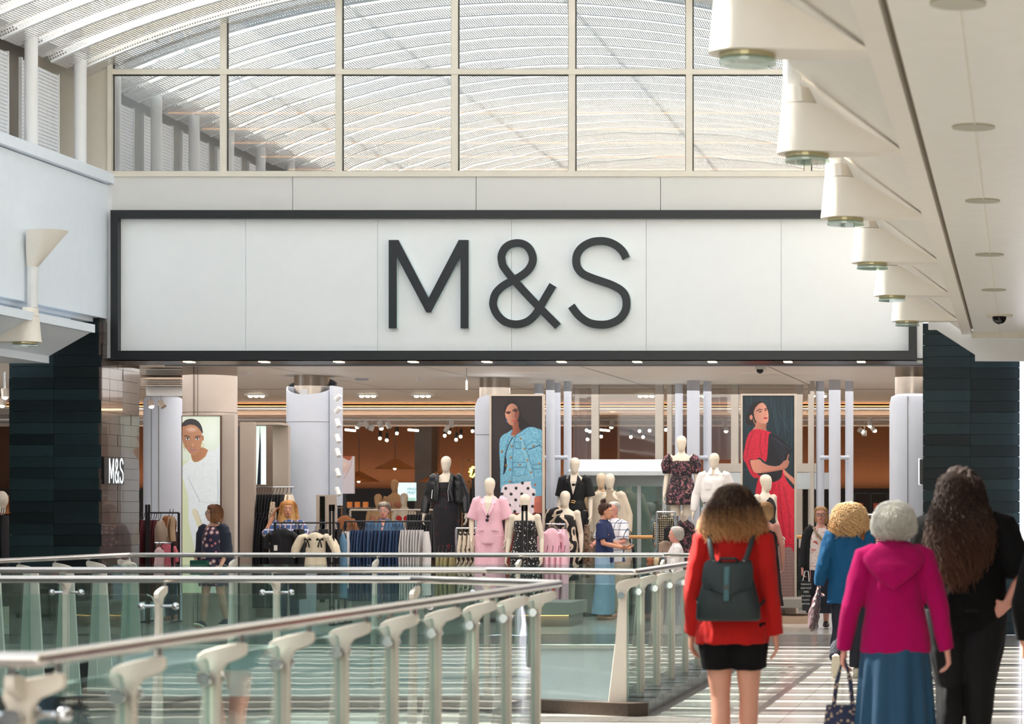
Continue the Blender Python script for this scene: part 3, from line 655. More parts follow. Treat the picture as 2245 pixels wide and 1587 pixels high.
def rail(label,path,segs,group='glass balustrades round the two voids'):
    """path: handrail points; segs: (list of posts xy, u, clamp)"""
    t=thing('glass_railing',label,'railing',(path[0][0],path[0][1],0),group)
    for i in range(len(path)-1):
        a=V((*path[i],1.1)); b=V((*path[i+1],1.1)); d=(b-a).normalized()
        MB().tube([a-d*.0,b],.0255,20).ball(b,.0255,12).build('handrail',HS,t,smooth=True)
    for posts,u,clamp,closed in segs:
        for i,p in enumerate(posts):
            if closed!='none': baluster(t,p[0],p[1],u,clamp,prof=PROF2 if closed=='wide' else PROF)
            if i<len(posts)-1: pane(t,p,posts[i+1],u)
    return t
# first void: near right side, near side and far side
ny=[7.5+.88*i for i in range(10)]
rail('nearest glass balustrade with steel handrail, running away along the left of the walkway',[(-9.7,7.42),(-3.02,7.42),(-2.96,15.45)],
     [([(-2.99,y) for y in ny],(1,0),False,0),([(-8.1,7.42),(-6.4,7.42),(-4.7,7.42),(-3.1,7.42)],(0,-1),True,0)])
y=16.5
rail('glass balustrade across the far side of the first void, below the double bright handrail',[(-2.96,15.45),(-4.16,16.5),(-9.7,16.5)],
     [([(X(915,y),y),(X(361,y),y),(X(-190,y),y)],(0,1),True,0)])
y=19.1
rail('glass balustrade along the near side of the second void, beyond the bridge',[(-9.7,19.1),(-4.22,19.1),(-2.96,18.5)],
     [([(X(-330,y),y),(X(133,y),y),(X(597,y),y),(X(1061,y),y)],(0,-1),True,0),([(X(1061,y),y),(-3.06,18.55)],(-.43,-.9),False,'none')])
rail('glass balustrade running beside the walkway on the right of the second void',[(-2.96,18.5),(-2.96,25.2)],[([(-2.96,18.62+.86*i) for i in range(8)],(1,0),False,0)])
y=26.1
rail('farthest glass balustrade in front of the shop clothes racks',[(-2.96,25.2),(X(1458,y),y),(X(283,y),y)],
     [([(X(p,y),y) for p in (1455,1140,827,515,283)],(0,1),True,0)])
rail('glass balustrade with tapered posts on the left side of the second void',[(X(283,y),y),(-9.70,19.1)],[([(-9.70,26.0-.87*i) for i in range(8)],(-1,0),False,'wide')])
# ---------------------------------------------------------------- shop interior shell
IN=mat('shop_floor',(205,200,194),.15,var=.06)
bx('floor_shop',IN,(-23,-.2,31,50.5,-.2,0),kind='structure')
ci=MB().box(-23,-.2,31.8,45.5,3.6,3.7).box(-23,-.2,45.5,50.5,3.56,3.6).box(-23,-.2,45.5,45.6,3.32,4.3); cs=ci.build('ceiling_shop',mat('shop_ceiling',(240,232,222),.5,var=.01),kind='structure')
bx('wall_shop_rear',mat('rear_wall_brown',(112,80,60),.7,var=.06),(-23,-.2,50,50.2,0,4.3),kind='structure')
bx('wall_shop_left',TAUPE,(-23.1,-23,31,50.5,0,4.3),kind='structure')
bx('wall_shop_right',TAUPE,(-.3,-.2,32.2,50.5,0,4.3),kind='structure')
# ---------------------------------------------------------------- shop interior fittings
import numpy as np
SHW=mat('shop_white',(196,202,214),.5,var=.02)
SY=1
wm=mat('warm_strip',(255,170,100),.5,emit=3)
bk=bx('trim_8',mat('bulkhead',(186,178,172),.5),(-23,-.3,45.35,45.5,3.18,3.545),kind='structure')
for i in range(5): bx('slat',mat('vent_slat',(120,112,108),.5),(-22.9,-.35,45.33,45.35,3.24+i*.035,3.255+i*.035),bk)
bx('ledge',WHITE,(-22.9,-.35,45.1,45.35,3.50,3.545),bk)
bx('cove_strip',wm,(-22.9,-.35,45.16,45.2,3.546,3.556),bk)
area('cove_light',(-9,45.2,3.47),16,.12,60,(1,.66,.42),(0,-.35,1)).location.z=3.49
rs=bx('wall_rear_shelving',mat('dark_shelving',(38,28,24),.5,var=.2),(-23,-.3,48.9,50,0,2.05),kind='structure')
area('rear_cove_light',(-9,49.6,2.12),20,.25,55,(1,.55,.28),(0,.25,1))
bx('wall_rear_column',mat('grey_brown',(112,102,98),.6),(X(909,47),X(946,47),47,47.5,0,4.2),kind='structure')
sm=mat('ceiling_seam',(120,112,106),.6)
for x0,x1 in ((-13.2,-13.0),(-10.6,-10.3),(-8.4,-8.0),(-6.2,-5.9),(-3.6,-3.2)):
    MB().add([(x0,32,3.595),(x0+.012,32,3.595),(x1+.012,45,3.595),(x1,45,3.595)],[(0,1,2,3)]).build('seam',sm,cs)
bx('seam',sm,(-22,-.4,39.9,39.912,3.594,3.6),cs)
def pcol(label,px0,px1,Y,top,m,name='column',segs=32,below=0):
    r=(px1-px0)/2*Y/F; c=(X((px0+px1)/2,Y),Y+r)
    return c,r
LE2=mat('downlight_glow',(255,238,210),.4,emit=7)
def trio(px,Y=41.6):
    t=thing('downlight','triple recessed downlight glowing in the shop ceiling, %d steps from the left of its row'%len([1]),'light',(X(px,Y),Y,3.57),'triple downlights in the shop ceiling')
    t['label']='triple recessed downlight in the shop ceiling '+{563:'left of the duct column',807:'right of the duct column',927:'left of the thin hanging wire',1417:'behind the lift glass',1530:'behind the middle poles',1795:'behind the right hand poles'}[px]
    bx('frame',WHITE,(X(px,Y)-.19,X(px,Y)+.19,Y-.07,Y+.07,3.57,3.60),t)
    for d in (-.1,0,.1): MB().ball((X(px,Y)+d,Y-.03,3.56),.042,10,(1,1,.55)).build('lamp',LE2,t,smooth=True)
for p in (563,807,927,1417,1530,1795): trio(p)
d=thing('ceiling_speaker','round pale speaker disc in the shop ceiling right of the cut top column','speaker',(X(793,36.8),36.8,3.57)); MB().cyl((X(793,36.8),36.8),.1,3.575,3.6,24).build('disc',mat('speaker_grey',(180,184,190),.6),d)
for p,q in ((545,35),(917,36.8)):
    d=thing('smoke_detector','small white smoke detector under the shop ceiling '+('left' if p<600 else 'centre'),'detector',(X(p,q),q,3.56)); MB().cyl((X(p,q),q),.035,3.565,3.6,14).build('housing',WHITE,d)
# columns
def cyl_col(label,px0,px1,Y,py0,m,parts):
    r=(px1-px0)/2*Y/F; c=(X((px0+px1)/2,Y),Y+r*.3)
    t=thing('column',label,'column',(c[0],c[1],0)); parts(t,c,r); return t
SST=mat('duct_steel',(176,166,156),.28,1,var=.12,scale=4)
def pA(t,c,r):
    MB().rings([[(c[0]+q*math.cos(a),c[1]+q*math.sin(a),z) for a in [2*PI*i/32 for i in range(32)]] for z,q in ((0,r),(Z(880,36),r),(Z(872,36),r*.93),(Z(868,36),r*.7))]).build('shaft',SHW,t,smooth=True)
    for k in (-.3,.1): bx('seam',sm,(c[0]+k*r,c[0]+k*r+.008,c[1]-r*(1-k*k*.5)-.004,c[1]-r*.8,0,Z(885,36)),t)
cyl_col('tall smooth white column beside the left dark tiled pier',312,395,36,868,WHITE,pA)
def pB(t,c,r):
    MB().cyl(c,r,0,3.6,40).build('shaft',mat('beige_column',(200,186,176),.5,var=.02),t,smooth=True)
    for px in (438,447): x=X(px,33.3); bx('seam',sm,(x-.004,x+.004,c[1]-r-.002,c[1]-r+.08,0,3.6),t)
    MB().cyl(c,r+.004,Z(905,33.3),Z(904,33.3),40).build('joint',sm,t)
    bx('light_box_case',MT['beige_column'],(X(397,33),X(511,33),33.06,33.2,0,Z(908,33)),t)
cyl_col('broad beige panelled column carrying the tall lit fashion poster',397,512,33.3,800,TAUPE,pB)
def pC(t,c,r):
    n=40; R=[]
    for q in (1,.93):
        pass
    top=lambda a:Z(866,36)+.14+.14*math.sin(a)
    mb=MB(); cs_=[2*PI*i/n for i in range(n)]
    mb.rings([[(c[0]+r*math.cos(a),c[1]+r*math.sin(a),0) for a in cs_],[(c[0]+r*math.cos(a),c[1]+r*math.sin(a),top(a)) for a in cs_],[(c[0]+r*.94*math.cos(a),c[1]+r*.94*math.sin(a),top(a)) for a in cs_],[(c[0]+r*.94*math.cos(a),c[1]+r*.94*math.sin(a),Z(960,36)) for a in cs_]])
    mb.build('sleeve',SHW,t,smooth=True,ang=.8)
    MB().cyl((c[0],c[1]),r*.70,1,3.6,32).build('steel_duct',SST,t,smooth=True)
    bx('junction_box',GREY,pbox(658,675,853,865,c[1]-r*.72-.0,.05),t)
    bx('side_board',SHW,(X(727,36),X(735,36),35.9,36.4,Z(1108,36),Z(846,36)),t)
    MB().cyl(c,r+.003,Z(926,36),Z(925,36),40).build('joint',sm,t)
    SPW=mat('spot_white',(228,228,228),.4)
    for i,(py,dz) in enumerate(((872,.06),(899,.06),(928,-.09),(962,-.09),(993,-.09),(1037,-.09),(1078,-.09))):
        x=X(737,35.9); z=Z(py,35.9); s=MB().tube([(x-.01,35.85,z-dz*.3),(x+.03,35.83,z)],.008,6).tube([(x+.015,35.83,z-dz*.55),(x+.085,35.80,z+dz*.55)] if dz>0 else [(x+.025,35.84,z-dz*.6),(x+.075,35.78,z+dz*.6)],.036,14).build('spot_light',SPW,t)
cyl_col('white column with obliquely cut top around a steel duct and a row of spotlights',625,733,36,835,WHITE,pC)
def pD(t,c,r):
    MB().cyl((X(1085,36.6),36.6),(1118-1052)/2*36.6/F,2.5,3.6,32).build('steel_duct',SST,t,smooth=True)
    x0,x1=X(1041,35.6),X(1120,35.6); rr=.16; z1=Z(866,35.6)
    pts=[(x0,0),(x0,z1-rr),(x0+rr*.3,z1-rr*.3),(x0+rr,z1),(x1,z1),(x1,0)]
    MB().prism(pts,'y',35.6,36.3).build('casing',SHW,t)
    bx('joint',sm,(x0-.002,x1,35.596,35.6,Z(953,35.6),Z(952,35.6)),t)
cyl_col('white rounded box column with steel duct behind the denim jacket poster',1042,1120,36,866,WHITE,pD)
def pE(t,c,r):
    MB().rings([[(c[0]+q*math.cos(a),c[1]+q*math.sin(a),z) for a in [2*PI*i/36 for i in range(36)]] for z,q in ((0,r),(Z(885,33.4),r),(Z(868,33.4),r*.93),(Z(862,33.4),r*.7))]).build('shaft',SHW,t,smooth=True)
    MB().cyl((X(2000,33.6),33.8),.25,3.1,3.6,32).build('steel_duct',SST,t,smooth=True)
    bx('seam',sm,(X(1988,33.2),X(1989,33.2),c[1]-r-.002,c[1],0,Z(868,33.4)),t)
cyl_col('wide white column beside the right dark tiled pier with steel duct above',1949,2060,33.6,866,WHITE,pE)
# grille at top left
g=thing('air_grille','louvred pale air grille hanging at the top left of the shop','grille',(X(352,34),34,3.2))
for i in range(6): bx('louvre',TAUPE,(X(309,34),X(396,34),34,34.2,Z(845,34)+i*.028,Z(845,34)+i*.028+.012),g)
bx('case',WHITE,(X(309,34),X(396,34),34.2,34.4,Z(866,34),3.58),g)
def spot(px,py,Y,label,dx=.03,dz=-.09,on=True,m=None,ztop=None,cat='spotlight',group='spotlights under the shop ceiling'):
    c=P(px,py,Y); t=thing('spotlight',label,cat,c,group); zt=ztop or min(3.55,c.z+.14)
    MB().tube([c+V((-dx*.8,.0,-dz*.8)),c+V((dx*.8,-.02,dz*.8))],.045,14).build('body',m or WHITE,t)
    MB().tube([c,(c.x-dx*.5,c.y,zt)],.007,6).build('stem',GREY,t)
    if on:
        e=c+V((dx*.85,-.03,dz*.85)); MB().ball(e,.036,10,(1,1,.7)).build('lamp',LE2,t,smooth=True)
spot(331,884,34.3,'grey tubular spotlight, lit, left of the pair hung beside the left pier',.02,-.06,True,TAUPE)
spot(355,886,34.3,'grey tubular spotlight, right of the pair hung beside the left pier',.04,-.05,False,TAUPE)
tr=thing('light_track','long white lighting track running across the shop below the bulkhead','track',(-9,44,3.24))
bx('rail',WHITE,(-22,-.4,43.98,44.03,Z(922,44),Z(918,44)),tr)
bx('shelf_board',TAUPE,(X(728,46),X(812,46),46,46.3,Z(1112,46)-.02,Z(1112,46)),bpy.data.objects['wall_rear_shelving'])
for i,(px,py,dx,dz,on) in enumerate(sorted(((788,931,-.04,-.06,1),(804,931,.04,-.07,0),(834,932,.03,-.08,1),(852,932,.03,-.07,0),(815,938,-.02,-.06,0),(980,940,-.03,-.07,0),(990,930,0,-.07,0),(1342,928,-.01,-.09,1),(1907,925,0,-.09,1),(1914,940,.04,-.05,1),(1588,928,0,-.09,0),(1592,942,0,-.04,1),(1887,944,.05,-.03,1),(1895,950,0,-.06,0)))):
    spot(px,py,44.0,'white tubular spotlight hung from the long track, %s from the left'%ORD[i],dx,dz,bool(on),ztop=3.26)
LG='small lit spotlight bulb far back under the dark shop ceiling'
for i,(px,py) in enumerate(sorted(((833,961),(848,965),(870,950),(975,955),(985,948),(1000,964),(1010,957),(1036,945),(1286,943),(1293,946),(1308,951),(1318,957),(1288,963),(1383,958),(1424,944),(1402,945),(1410,958),(1460,942)))):
    c=P(px,py,46.5); t=thing('spotlight','small bare lit spotlight under the dark rear ceiling, %s from the left'%ORD[i],'spotlight',c,'far spotlight bulbs'); MB().ball(c,.032,8).build('lamp',LE2,t,smooth=True); MB().tube([c+V((0,.02,.02)),c+V((0,.02,.14))],.03,8).build('body',BLACK,t); MB().tube([c+V((0,.02,.1)),(c.x,c.y+.02,3.57)],.006,5).build('stem',BLACK,t)
for i,px in enumerate((768,906,1325)):
    c=P(px,943,45.8); t=thing('linear_light','short glowing bar light under the rear ceiling, %s from the left'%ORD[i],'light',c,'bar lights at the rear'); MB().tube([c-V((.1,0,-.01)),c+V((.1,0,-.01))],.02,8).build('bar',LE2,t); MB().tube([c,(c.x,c.y,3.57)],.008,5).build('stem',BLACK,t)
t=thing('pendant_sensor','small glass tube hanging on a thin wire from the shop ceiling','pendant',P(1023,855,34)); MB().tube([P(1023,806,34),P(1023,835,34)],.006,6).build('wire',GREY,t); MB().tube([P(1023,834,34),P(1023,855,34)],.017,8).build('tube',WHITE,t); bx('bracket',GREY,pbox(1017,1030,801,805,34),t)
t=thing('security_camera','small dome camera under the beam above the red dress poster','camera',P(1666,808,32)); bx('mount',CREAM,(X(1655,32),X(1678,32),32,32.15,Z(809,32),Z(800,32)),t); MB().ball(P(1666,811,32.07),.05,12).build('dome',MT['dome_black'],t,smooth=True)
bx('sensor',mat('sensor_grey',(70,75,78),.4),pbox(1123,1154,791,798,FY-.13,.05),label='small grey door sensor box on the black beam under the sign',cat='sensor')
# rattan pendants
RT=mat('rattan',(168,98,40),.7,var=.25,scale=60,bump=.5,bscale=200)
for px,py,r,wh in ((866,1005,.38,'upper'),(787,1033,.38,'left'),(962,1034,.38,'right, half behind the leather jacket mannequin')):
    Y=46.2; c=P(px,py,Y); t=thing('pendant_lamp','wide conical woven rattan lampshade, the %s one of three'%wh,'lamp',c,'rattan pendant lamps')
    MB().rings([[(c.x+q*math.cos(a),Y+q*math.sin(a),c.z-d) for a in [2*PI*i/28 for i in range(28)]] for d,q in ((0,.03),(.015,.06),(.09,.19),(.19,r),(.195,r),(.10,.18))]).build('shade',RT,t,smooth=True)
    MB().tube([(c.x,Y,c.z),(c.x,Y,3.57)],.006,6).build('cord',BLACK,t); MB().ball((c.x,Y-.02,c.z-.19),.03,8).build('bulb',LE2,t)
def text(s,name,size,loc,m,parent,rot=(PI/2,0,0),align='LEFT'):
    cu=bpy.data.curves.new('f','FONT'); cu.body=s; cu.size=size; cu.align_x=align; cu.extrude=.002; o=bpy.data.objects.new('f',cu); COL.objects.link(o)
    dg=bpy.context.evaluated_depsgraph_get(); dg.update(); me=bpy.data.meshes.new_from_object(o.evaluated_get(dg)); bpy.data.objects.remove(o)
    q=bpy.data.objects.new(name,me); me.materials.clear(); me.materials.append(m); COL.objects.link(q); q.parent=parent; q.location=V(loc)-wloc(parent); q.rotation_euler=rot; return q
Y=45.9; t=thing('screen','pale blue display screen with the words FIND and PERF behind the bust forms','screen',P(893,1098,Y))
bx('panel',mat('screen_blue',(190,222,228),.4,emit=.75),pbox(872,911,1058,1098,Y,.06),t)
bx('stand',BLACK,(X(889,Y)-.03,X(889,Y)+.03,Y+.01,Y+.05,0,Z(1098,Y)),t); bx('footer_band',mat('screen_green',(150,190,175),.4,emit=.6),pbox(872,911,1091,1098,Y-.004,.01),t)
GT=mat('screen_letters',(120,130,130),.5)
text('FIND','lettering',.075,P(893,1075,Y-.01),GT,t); text('PERF','lettering',.075,P(893,1083,Y-.01),GT,t)
Y=44.5; t=thing('neon_sign','small yellow neon script letter on the rear fitting','sign',P(1036,1048,Y))
pts=[P(1028,1035,Y),P(1033,1030,Y),P(1036,1022,Y),P(1034,1034,Y),P(1031,1044,Y),P(1036,1046,Y),P(1042,1038,Y)]
bx('stand',BLACK,(X(1036,Y)-.02,X(1036,Y)+.02,Y+.02,Y+.05,0,Z(1030,Y)),t); NE=mat('neon_yellow',(255,225,90),.4,emit=4); MB().tube(pts,.015,6).tube([P(1030,1028,Y),P(1042,1024,Y)],.015,6).build('tube',NE,t)
WD=mat('pale_wood',(150,110,78),.55,var=.12)
def frame(name,label,cat,px0,px1,py0,py1,Y,nv,nh,m,d=.3,th=.025,g=None):
    t=thing(name,label,cat,(X((px0+px1)/2,Y),Y,0),g)
    x0,x1,z0,z1=X(px0,Y),X(px1,Y),max(0,Z(py1,Y)),Z(py0,Y)
    for i in range(nv): x=x0+(x1-x0)*i/(nv-1); bx('post',m,(x-th/2,x+th/2,Y,Y+th,z0,z1),t)
    for i in range(nh): z=z0+(z1-z0)*i/(nh-1)-(th if i==nh-1 else 0); bx('rail',m,(x0,x1,Y,Y+th,z,z+th),t)
    return t
WD=mat('pale_wood',(150,110,78),.55,var=.12)
frame('display_shelf','tall pale wooden grid shelf left of the denim poster, at the rear','shelf',1013,1043,1007,1400,44.7,3,7,WD)
frame('display_shelf','bronze grid frame in front of the pale picture','shelf',733,749,1010,1400,44,2,5,WD)
frame('display_shelf','dark shelving frame in the warm lit bay at the right','shelf',1873,1946,1080,1400,46,3,4,BLACK)
for i,px in enumerate((1887,1920,1935)):
    bx('price_card',mat('card_red',(190,90,70),.6),pbox(px-5,px+5,1103,1118,46.0,.03),label='small reddish product card in the right bay, %s from the left'%ORD[i],cat='card',group='cards on the dark shelf')
for i,px in enumerate((765,782,800)):
    bx('boxed_candle',mat('amber_box',(200,120,60),.5,emit=.25),(X(px,46)-.04,X(px,46)+.04,46,46.1,Z(1112,46),Z(1100,46)),label='small amber boxed item on the dark rear shelf, %s from the left'%ORD[i],cat='box',group='amber boxes on the rear shelf')
# taupe wall bays left of the white column
tp2=[('wall_panel',526,558,925,34.6),('wall_panel',596,632,932,35.5)]
t=thing('display_bay','taupe wall bay with clothes rails between the beige and the white column','display bay',(X(575,35),35,0))
bx('side_panel',TAUPE,(X(526,34.6),X(557,34.6),34.6,34.7,0,Z(925,34.6)),t); bx('side_panel',TAUPE,(X(598,35.2),X(632,35.2),35.2,35.3,0,Z(932,35.2)),t)
bx('top_panel',TAUPE,(X(526,34.6),X(632,35.2),34.75,35.2,Z(931,34.8),Z(926,34.8)),t); bx('back_panel',mat('bay_back',(120,100,88),.6),(X(512,36),X(632,36),36,36.1,0,Z(930,36)),t)
bx('dark_gap',BLACK,(X(513,35),X(525,35),34.9,35,0,Z(935,35)),t)
for py in (1068,1120,1180): MB().tube([P(560,py,34.9),P(645,py,34.9)],.01,6).build('hanging_rail',CHROME,t)
lb=thing('light_box','narrow glowing pale green light box with a dark printed stripe inside the taupe bay','light box',P(570,1062,35))
bx('panel',mat('lightbox_green',(208,226,214),.4,emit=.6),pbox(559,581,934,1062,35,.05),lb)
MB().prism([(X(570,35),Z(935,35)),(X(572,35),Z(975,35)),(X(572,35),Z(1062,35)),(X(564,35),Z(1062,35)),(X(569,35),Z(975,35))],'y',34.99,35).build('printed_stripe',mat('print_dark',(30,40,60),.5),lb)
# ---------------------------------------------------------------- white poles and the glazed lift enclosure
for i,(a,b,y1,yy) in enumerate(((1172,1191,1240,38.3),(1197,1216,1400,37.2),(1216,1229,1400,38),(1236,1253,1400,37.6),(1480,1497,1400,38.3),(1506,1534,1400,37.4),(1542,1560,1400,37.6),(1789,1807,1400,37.6),(1817,1843,1400,37.2),(1853,1871,1400,37.6))):
    t=MB().cyl((X((a+b)/2,yy),yy),(b-a)/2*yy/F,0,3.6,20).build('pole',SHW,smooth=True)
    tag(t,'round white steel pole standing %s'%['left of the denim poster top','first full pole right of the denim poster','greyer pole tucked behind the first full pole','slim pole above the black jumpsuit mannequin','left pole of the middle group, behind the floral dress','thickest pole of the middle group','right pole of the middle group above the white shirt','left pole of the group right of the red poster','thick middle pole of the right group','right pole of the right group'][i],'pole','white poles round the lift')
for a,b,yy in ((1193,1245,37.4),(1530,1552,37.5),(1798,1862,37.4)):
    tag(MB().tube([P(a,1003,yy),P(b,1003,yy)],.032,12).build('cross_tube',SHW,smooth=True),'short horizontal white tube joining poles '+('left of the canopy' if a<1300 else 'above the white shirt' if a<1700 else 'right of the red poster'),'tube')
LFm=mat('lift_frame',(186,178,168),.5); LG_=glass('lift_glass',(.80,.78,.76),.9,.10)
lf=thing('lift_enclosure','glazed lift enclosure with grey frames and white canopy in the shop','lift',(X(1400,38.6),38.6,0))
Y=38.6
for a,b in ((1297,1313),(1437,1454),(1463,1473),(1603,1619),(1744,1759),(1772,1780)): bx('mullion',LFm,(X(a,Y),X(b,Y),Y-.03,Y+.08,1.0,3.6),lf)
bx('head_rail',LFm,(X(1255,Y),X(1780,Y),Y-.02,Y+.06,Z(813,Y),3.6),lf)
for a,b in ((1256,1297),(1313,1437),(1473,1603),(1619,1744)): MB().box(X(a,Y),X(b,Y),Y,Y+.012,Z(1008,Y),Z(813,Y)).build('glass_pane',LG_,lf)
MB().box(X(1560,Y),X(1790,Y),Y-.08,Y+.1,Z(1035,Y),Z(1016,Y)).build('sill',LFm,lf)
CW=mat('canopy_white',(196,204,208),.4)
MB().add([P(1270,1007,37.9),P(1455,1007,37.9),P(1462,1033,37.3),P(1244,1033,37.3),P(1244,1042,37.3),P(1462,1042,37.3),P(1270,1007,38.5),P(1462,1042,38.5),P(1244,1042,38.5),P(1455,1007,38.5)],[(0,1,2,3),(3,2,5,4),(0,6,9,1),(0,3,4,8,6),(1,9,7,5,2),(4,5,7,8),(6,8,7,9)]).build('canopy',CW,lf)
bx('header',CW,(X(1256,37.8),X(1458,37.8),37.8,38.0,Z(1066,37.8),Z(1042,37.8)),lf)
for a,b in ((1287,1292),(1397,1405),(1452,1460)): bx('door_frame',CW,(X(a,37.7),X(b,37.7),37.7,37.76,0,Z(1064,37.7)),lf)
MB().box(X(1292,37.72),X(1397,37.72),37.73,37.74,.05,Z(1066,37.72)).build('glass_pane',glass('door_glass',(.70,.82,.80),.9,.12),lf); MB().box(X(1405,37.72),X(1452,37.72),37.73,37.74,.05,Z(1066,37.72)).build('glass_pane',MT['door_glass'],lf)
bx('inner_back',mat('lift_back',(120,135,132),.5),(X(1256,39.8),X(1600,39.8),39.8,39.9,0,Z(1042,39.8)),lf)
bx('side_box',CW,(X(1745,37.9),X(1816,37.9),37.9,38.3,Z(1072,37.9),Z(1036,37.9)),lf); bx('side_box',CW,(X(1560,37.9),X(1625,37.9),37.9,38.3,Z(1072,37.9),Z(1036,37.9)),lf)
bx('side_glass',MT['door_glass'],(X(1748,37.5),X(1776,37.5),37.5,37.51,.05,1.0),lf); bx('post',LFm,(X(1776,37.5),X(1784,37.5),37.5,37.6,0,3.6),lf)
for a,b in ((1380,1441),(1744,1777)):
    o=tag(MB().tube([P(a,1177,36.6),P(b,1177,36.6)],.028,10).build('timber_handrail',mat('orange_wood',(214,158,98),.4)),'short pale orange timber handrail '+('behind the customers' if a<1500 else 'right of the red poster'),'handrail')
    for q in (a+5,b-5): bx('post',CHROME,(X(q,36.6)-.012,X(q,36.6)+.012,36.59,36.62,0,Z(1177,36.6)),o)
# ---------------------------------------------------------------- printed posters (flat prints painted point by point)
class Print:
    def __init__(s,px0,px1,py0,py1,bg,res=1.6,seed=1):
        s.b=(px0,px1,py0,py1); s.w=int((px1-px0)*res); s.h=int((py1-py0)*res); x=np.linspace(px0,px1,s.w); y=np.linspace(py0,py1,s.h)
        s.x,s.y=np.meshgrid(x,y); s.c=np.ones((s.h,s.w,3))*np.array(bg)/255.; s.f=lambda p:p; s.r=np.random.default_rng(seed)
    def at(s,ox,oy,k): s.f=lambda p:(ox+p[0]/k,oy+p[1]/k); s.k=k
    def put(s,m,col,a=1.0):
        m=np.clip(m,0,1)[...,None]*a; s.c=s.c*(1-m)+np.array(col)/255.*m
    def poly(s,pts,col,a=1,sm=True,shade=None):
        p=[s.f(q) for q in pts]
        if sm:
            q=[];n=len(p)
            for i in range(n):
                A,B,C,D=[np.array(p[(i+j)%n]) for j in (-1,0,1,2)]
                for t in (0,.25,.5,.75): q.append(.5*((2*B)+(C-A)*t+(2*A-5*B+4*C-D)*t*t+(3*B-A-3*C+D)*t**3))
            p=q
        m=np.zeros(s.x.shape,bool); n=len(p)
        for i in range(n):
            x0,y0=p[i];x1,y1=p[(i+1)%n]
            if y0==y1: continue
            m^=((y0>s.y)!=(y1>s.y))&(s.x<(x1-x0)*(s.y-y0)/(y1-y0)+x0)
        s.put(m.astype(float),col,a)
        if shade:
            xs=[q[0] for q in p]; g=np.clip((s.x-min(xs))/(max(xs)-min(xs)),0,1); s.put(m*(g if shade>0 else 1-g),[v*.35 for v in col],abs(shade))
        return m
    def ell(s,cx,cy,rx,ry,col,a=1,soft=.12):
        c=s.f((cx,cy)); d=np.sqrt(((s.x-c[0])/(rx/s.k))**2+((s.y-c[1])/(ry/s.k))**2); s.put((1-d)/soft,col,a)
    def line(s,pts,w,col,a=1):
        for i in range(len(pts)-1):
            A=np.array(s.f(pts[i]));B=np.array(s.f(pts[i+1])); d=B-A; t=np.clip(((s.x-A[0])*d[0]+(s.y-A[1])*d[1])/(d@d+1e-9),0,1)
            D=np.hypot(s.x-A[0]-t*d[0],s.y-A[1]-t*d[1])*s.k; s.put((w-D)/w*1.6,col,a)
    def tex(s,m,amp,sx=1,sy=1):
        n=s.r.normal(0,1,(s.h//sy+1,s.w//sx+1)); n=np.kron(n,np.ones((sy,sx)))[:s.h,:s.w]; s.c+=n[...,None]*amp*(m[...,None])
    def make(s,name,Y,parent,emit=0):
        w,h=s.w,s.h; px0,px1,py0,py1=s.b; me=bpy.data.meshes.new(name); co=np.stack([(s.x-CX)*Y/F,np.full_like(s.x,0.),EYE-(s.y-CY)*Y/F],-1).reshape(-1,3)
        o=bpy.data.objects.new(name,me); off=wloc(parent); co=co-np.array([off.x,0,off.z]); i=np.arange(w*h).reshape(h,w); f=np.stack([i[:-1,:-1],i[1:,:-1],i[1:,1:],i[:-1,1:]],-1).reshape(-1,4)
        me.from_pydata(co.tolist(),[],f.tolist()); at=me.color_attributes.new('print','FLOAT_COLOR','POINT'); c=np.clip(s.c,0,1); c=np.where(c<=.04045,c/12.92,((c+.055)/1.055)**2.4)
        at.data.foreach_set('color',np.concatenate([c,np.ones((h,w,1))],-1).astype(np.float32).ravel())
        m=bpy.data.materials.new(name+'_print'); m.use_nodes=True; N=m.node_tree.nodes; b=N['Principled BSDF']; a=N.new('ShaderNodeAttribute'); a.attribute_name='print'
        m.node_tree.links.new(a.outputs[0],b.inputs[0]); b.inputs['Roughness'].default_value=.45
        if emit: m.node_tree.links.new(a.outputs[0],b.inputs['Emission Color']); b.inputs['Emission Strength'].default_value=emit
        me.materials.append(m); COL.objects.link(o); o.parent=parent; o.location=(0,Y-off.y,0); return o
def pframe(t,px0,px1,py0,py1,Y,w,m,back):
    bx('frame',m,pbox(px0-w,px0,py0-w,py1,Y,.08),t); bx('frame',m,pbox(px1,px1+w,py0-w,py1,Y,.08),t); bx('frame',m,pbox(px0,px1,py0-w,py0,Y,.08),t); bx('backing',back,pbox(px0,px1,py0,py1,Y+.02,.05),t)
FRM=mat('poster_frame',(196,184,170),.5)
# denim jacket poster
p=Print(1077.5,1188,868,1325,(38,31,33)); p.at(1060,860,7.93)
p.ell(250,700,260,700,(62,50,52),.5,.9)
p.poly([(360,330),(370,210),(420,140),(480,118),(560,150),(625,240),(655,380),(720,480),(820,590),(700,640),(590,600),(500,300)],(20,16,20))
p.poly([(500,540),(600,500),(612,600),(645,690),(560,745),(468,738),(508,650)],(168,92,72),shade=.5)
p.poly([(375,340),(385,260),(430,203),(500,183),(570,225),(610,320),(615,400),(592,480),(560,540),(500,575),(450,555),(410,500),(385,430)],(208,146,120),shade=.55)
p.poly([(545,340),(600,330),(612,420),(585,500),(540,560),(525,520),(570,470),(540,440)],(120,58,48),.7)
p.poly([(362,350),(366,250),(415,150),(480,114),(560,145),(615,225),(628,340),(596,262),(548,212),(492,196),(436,222),(398,285),(380,350)],(24,18,22))
p.line([(480,120),(492,195)],4,(70,50,46),.6)
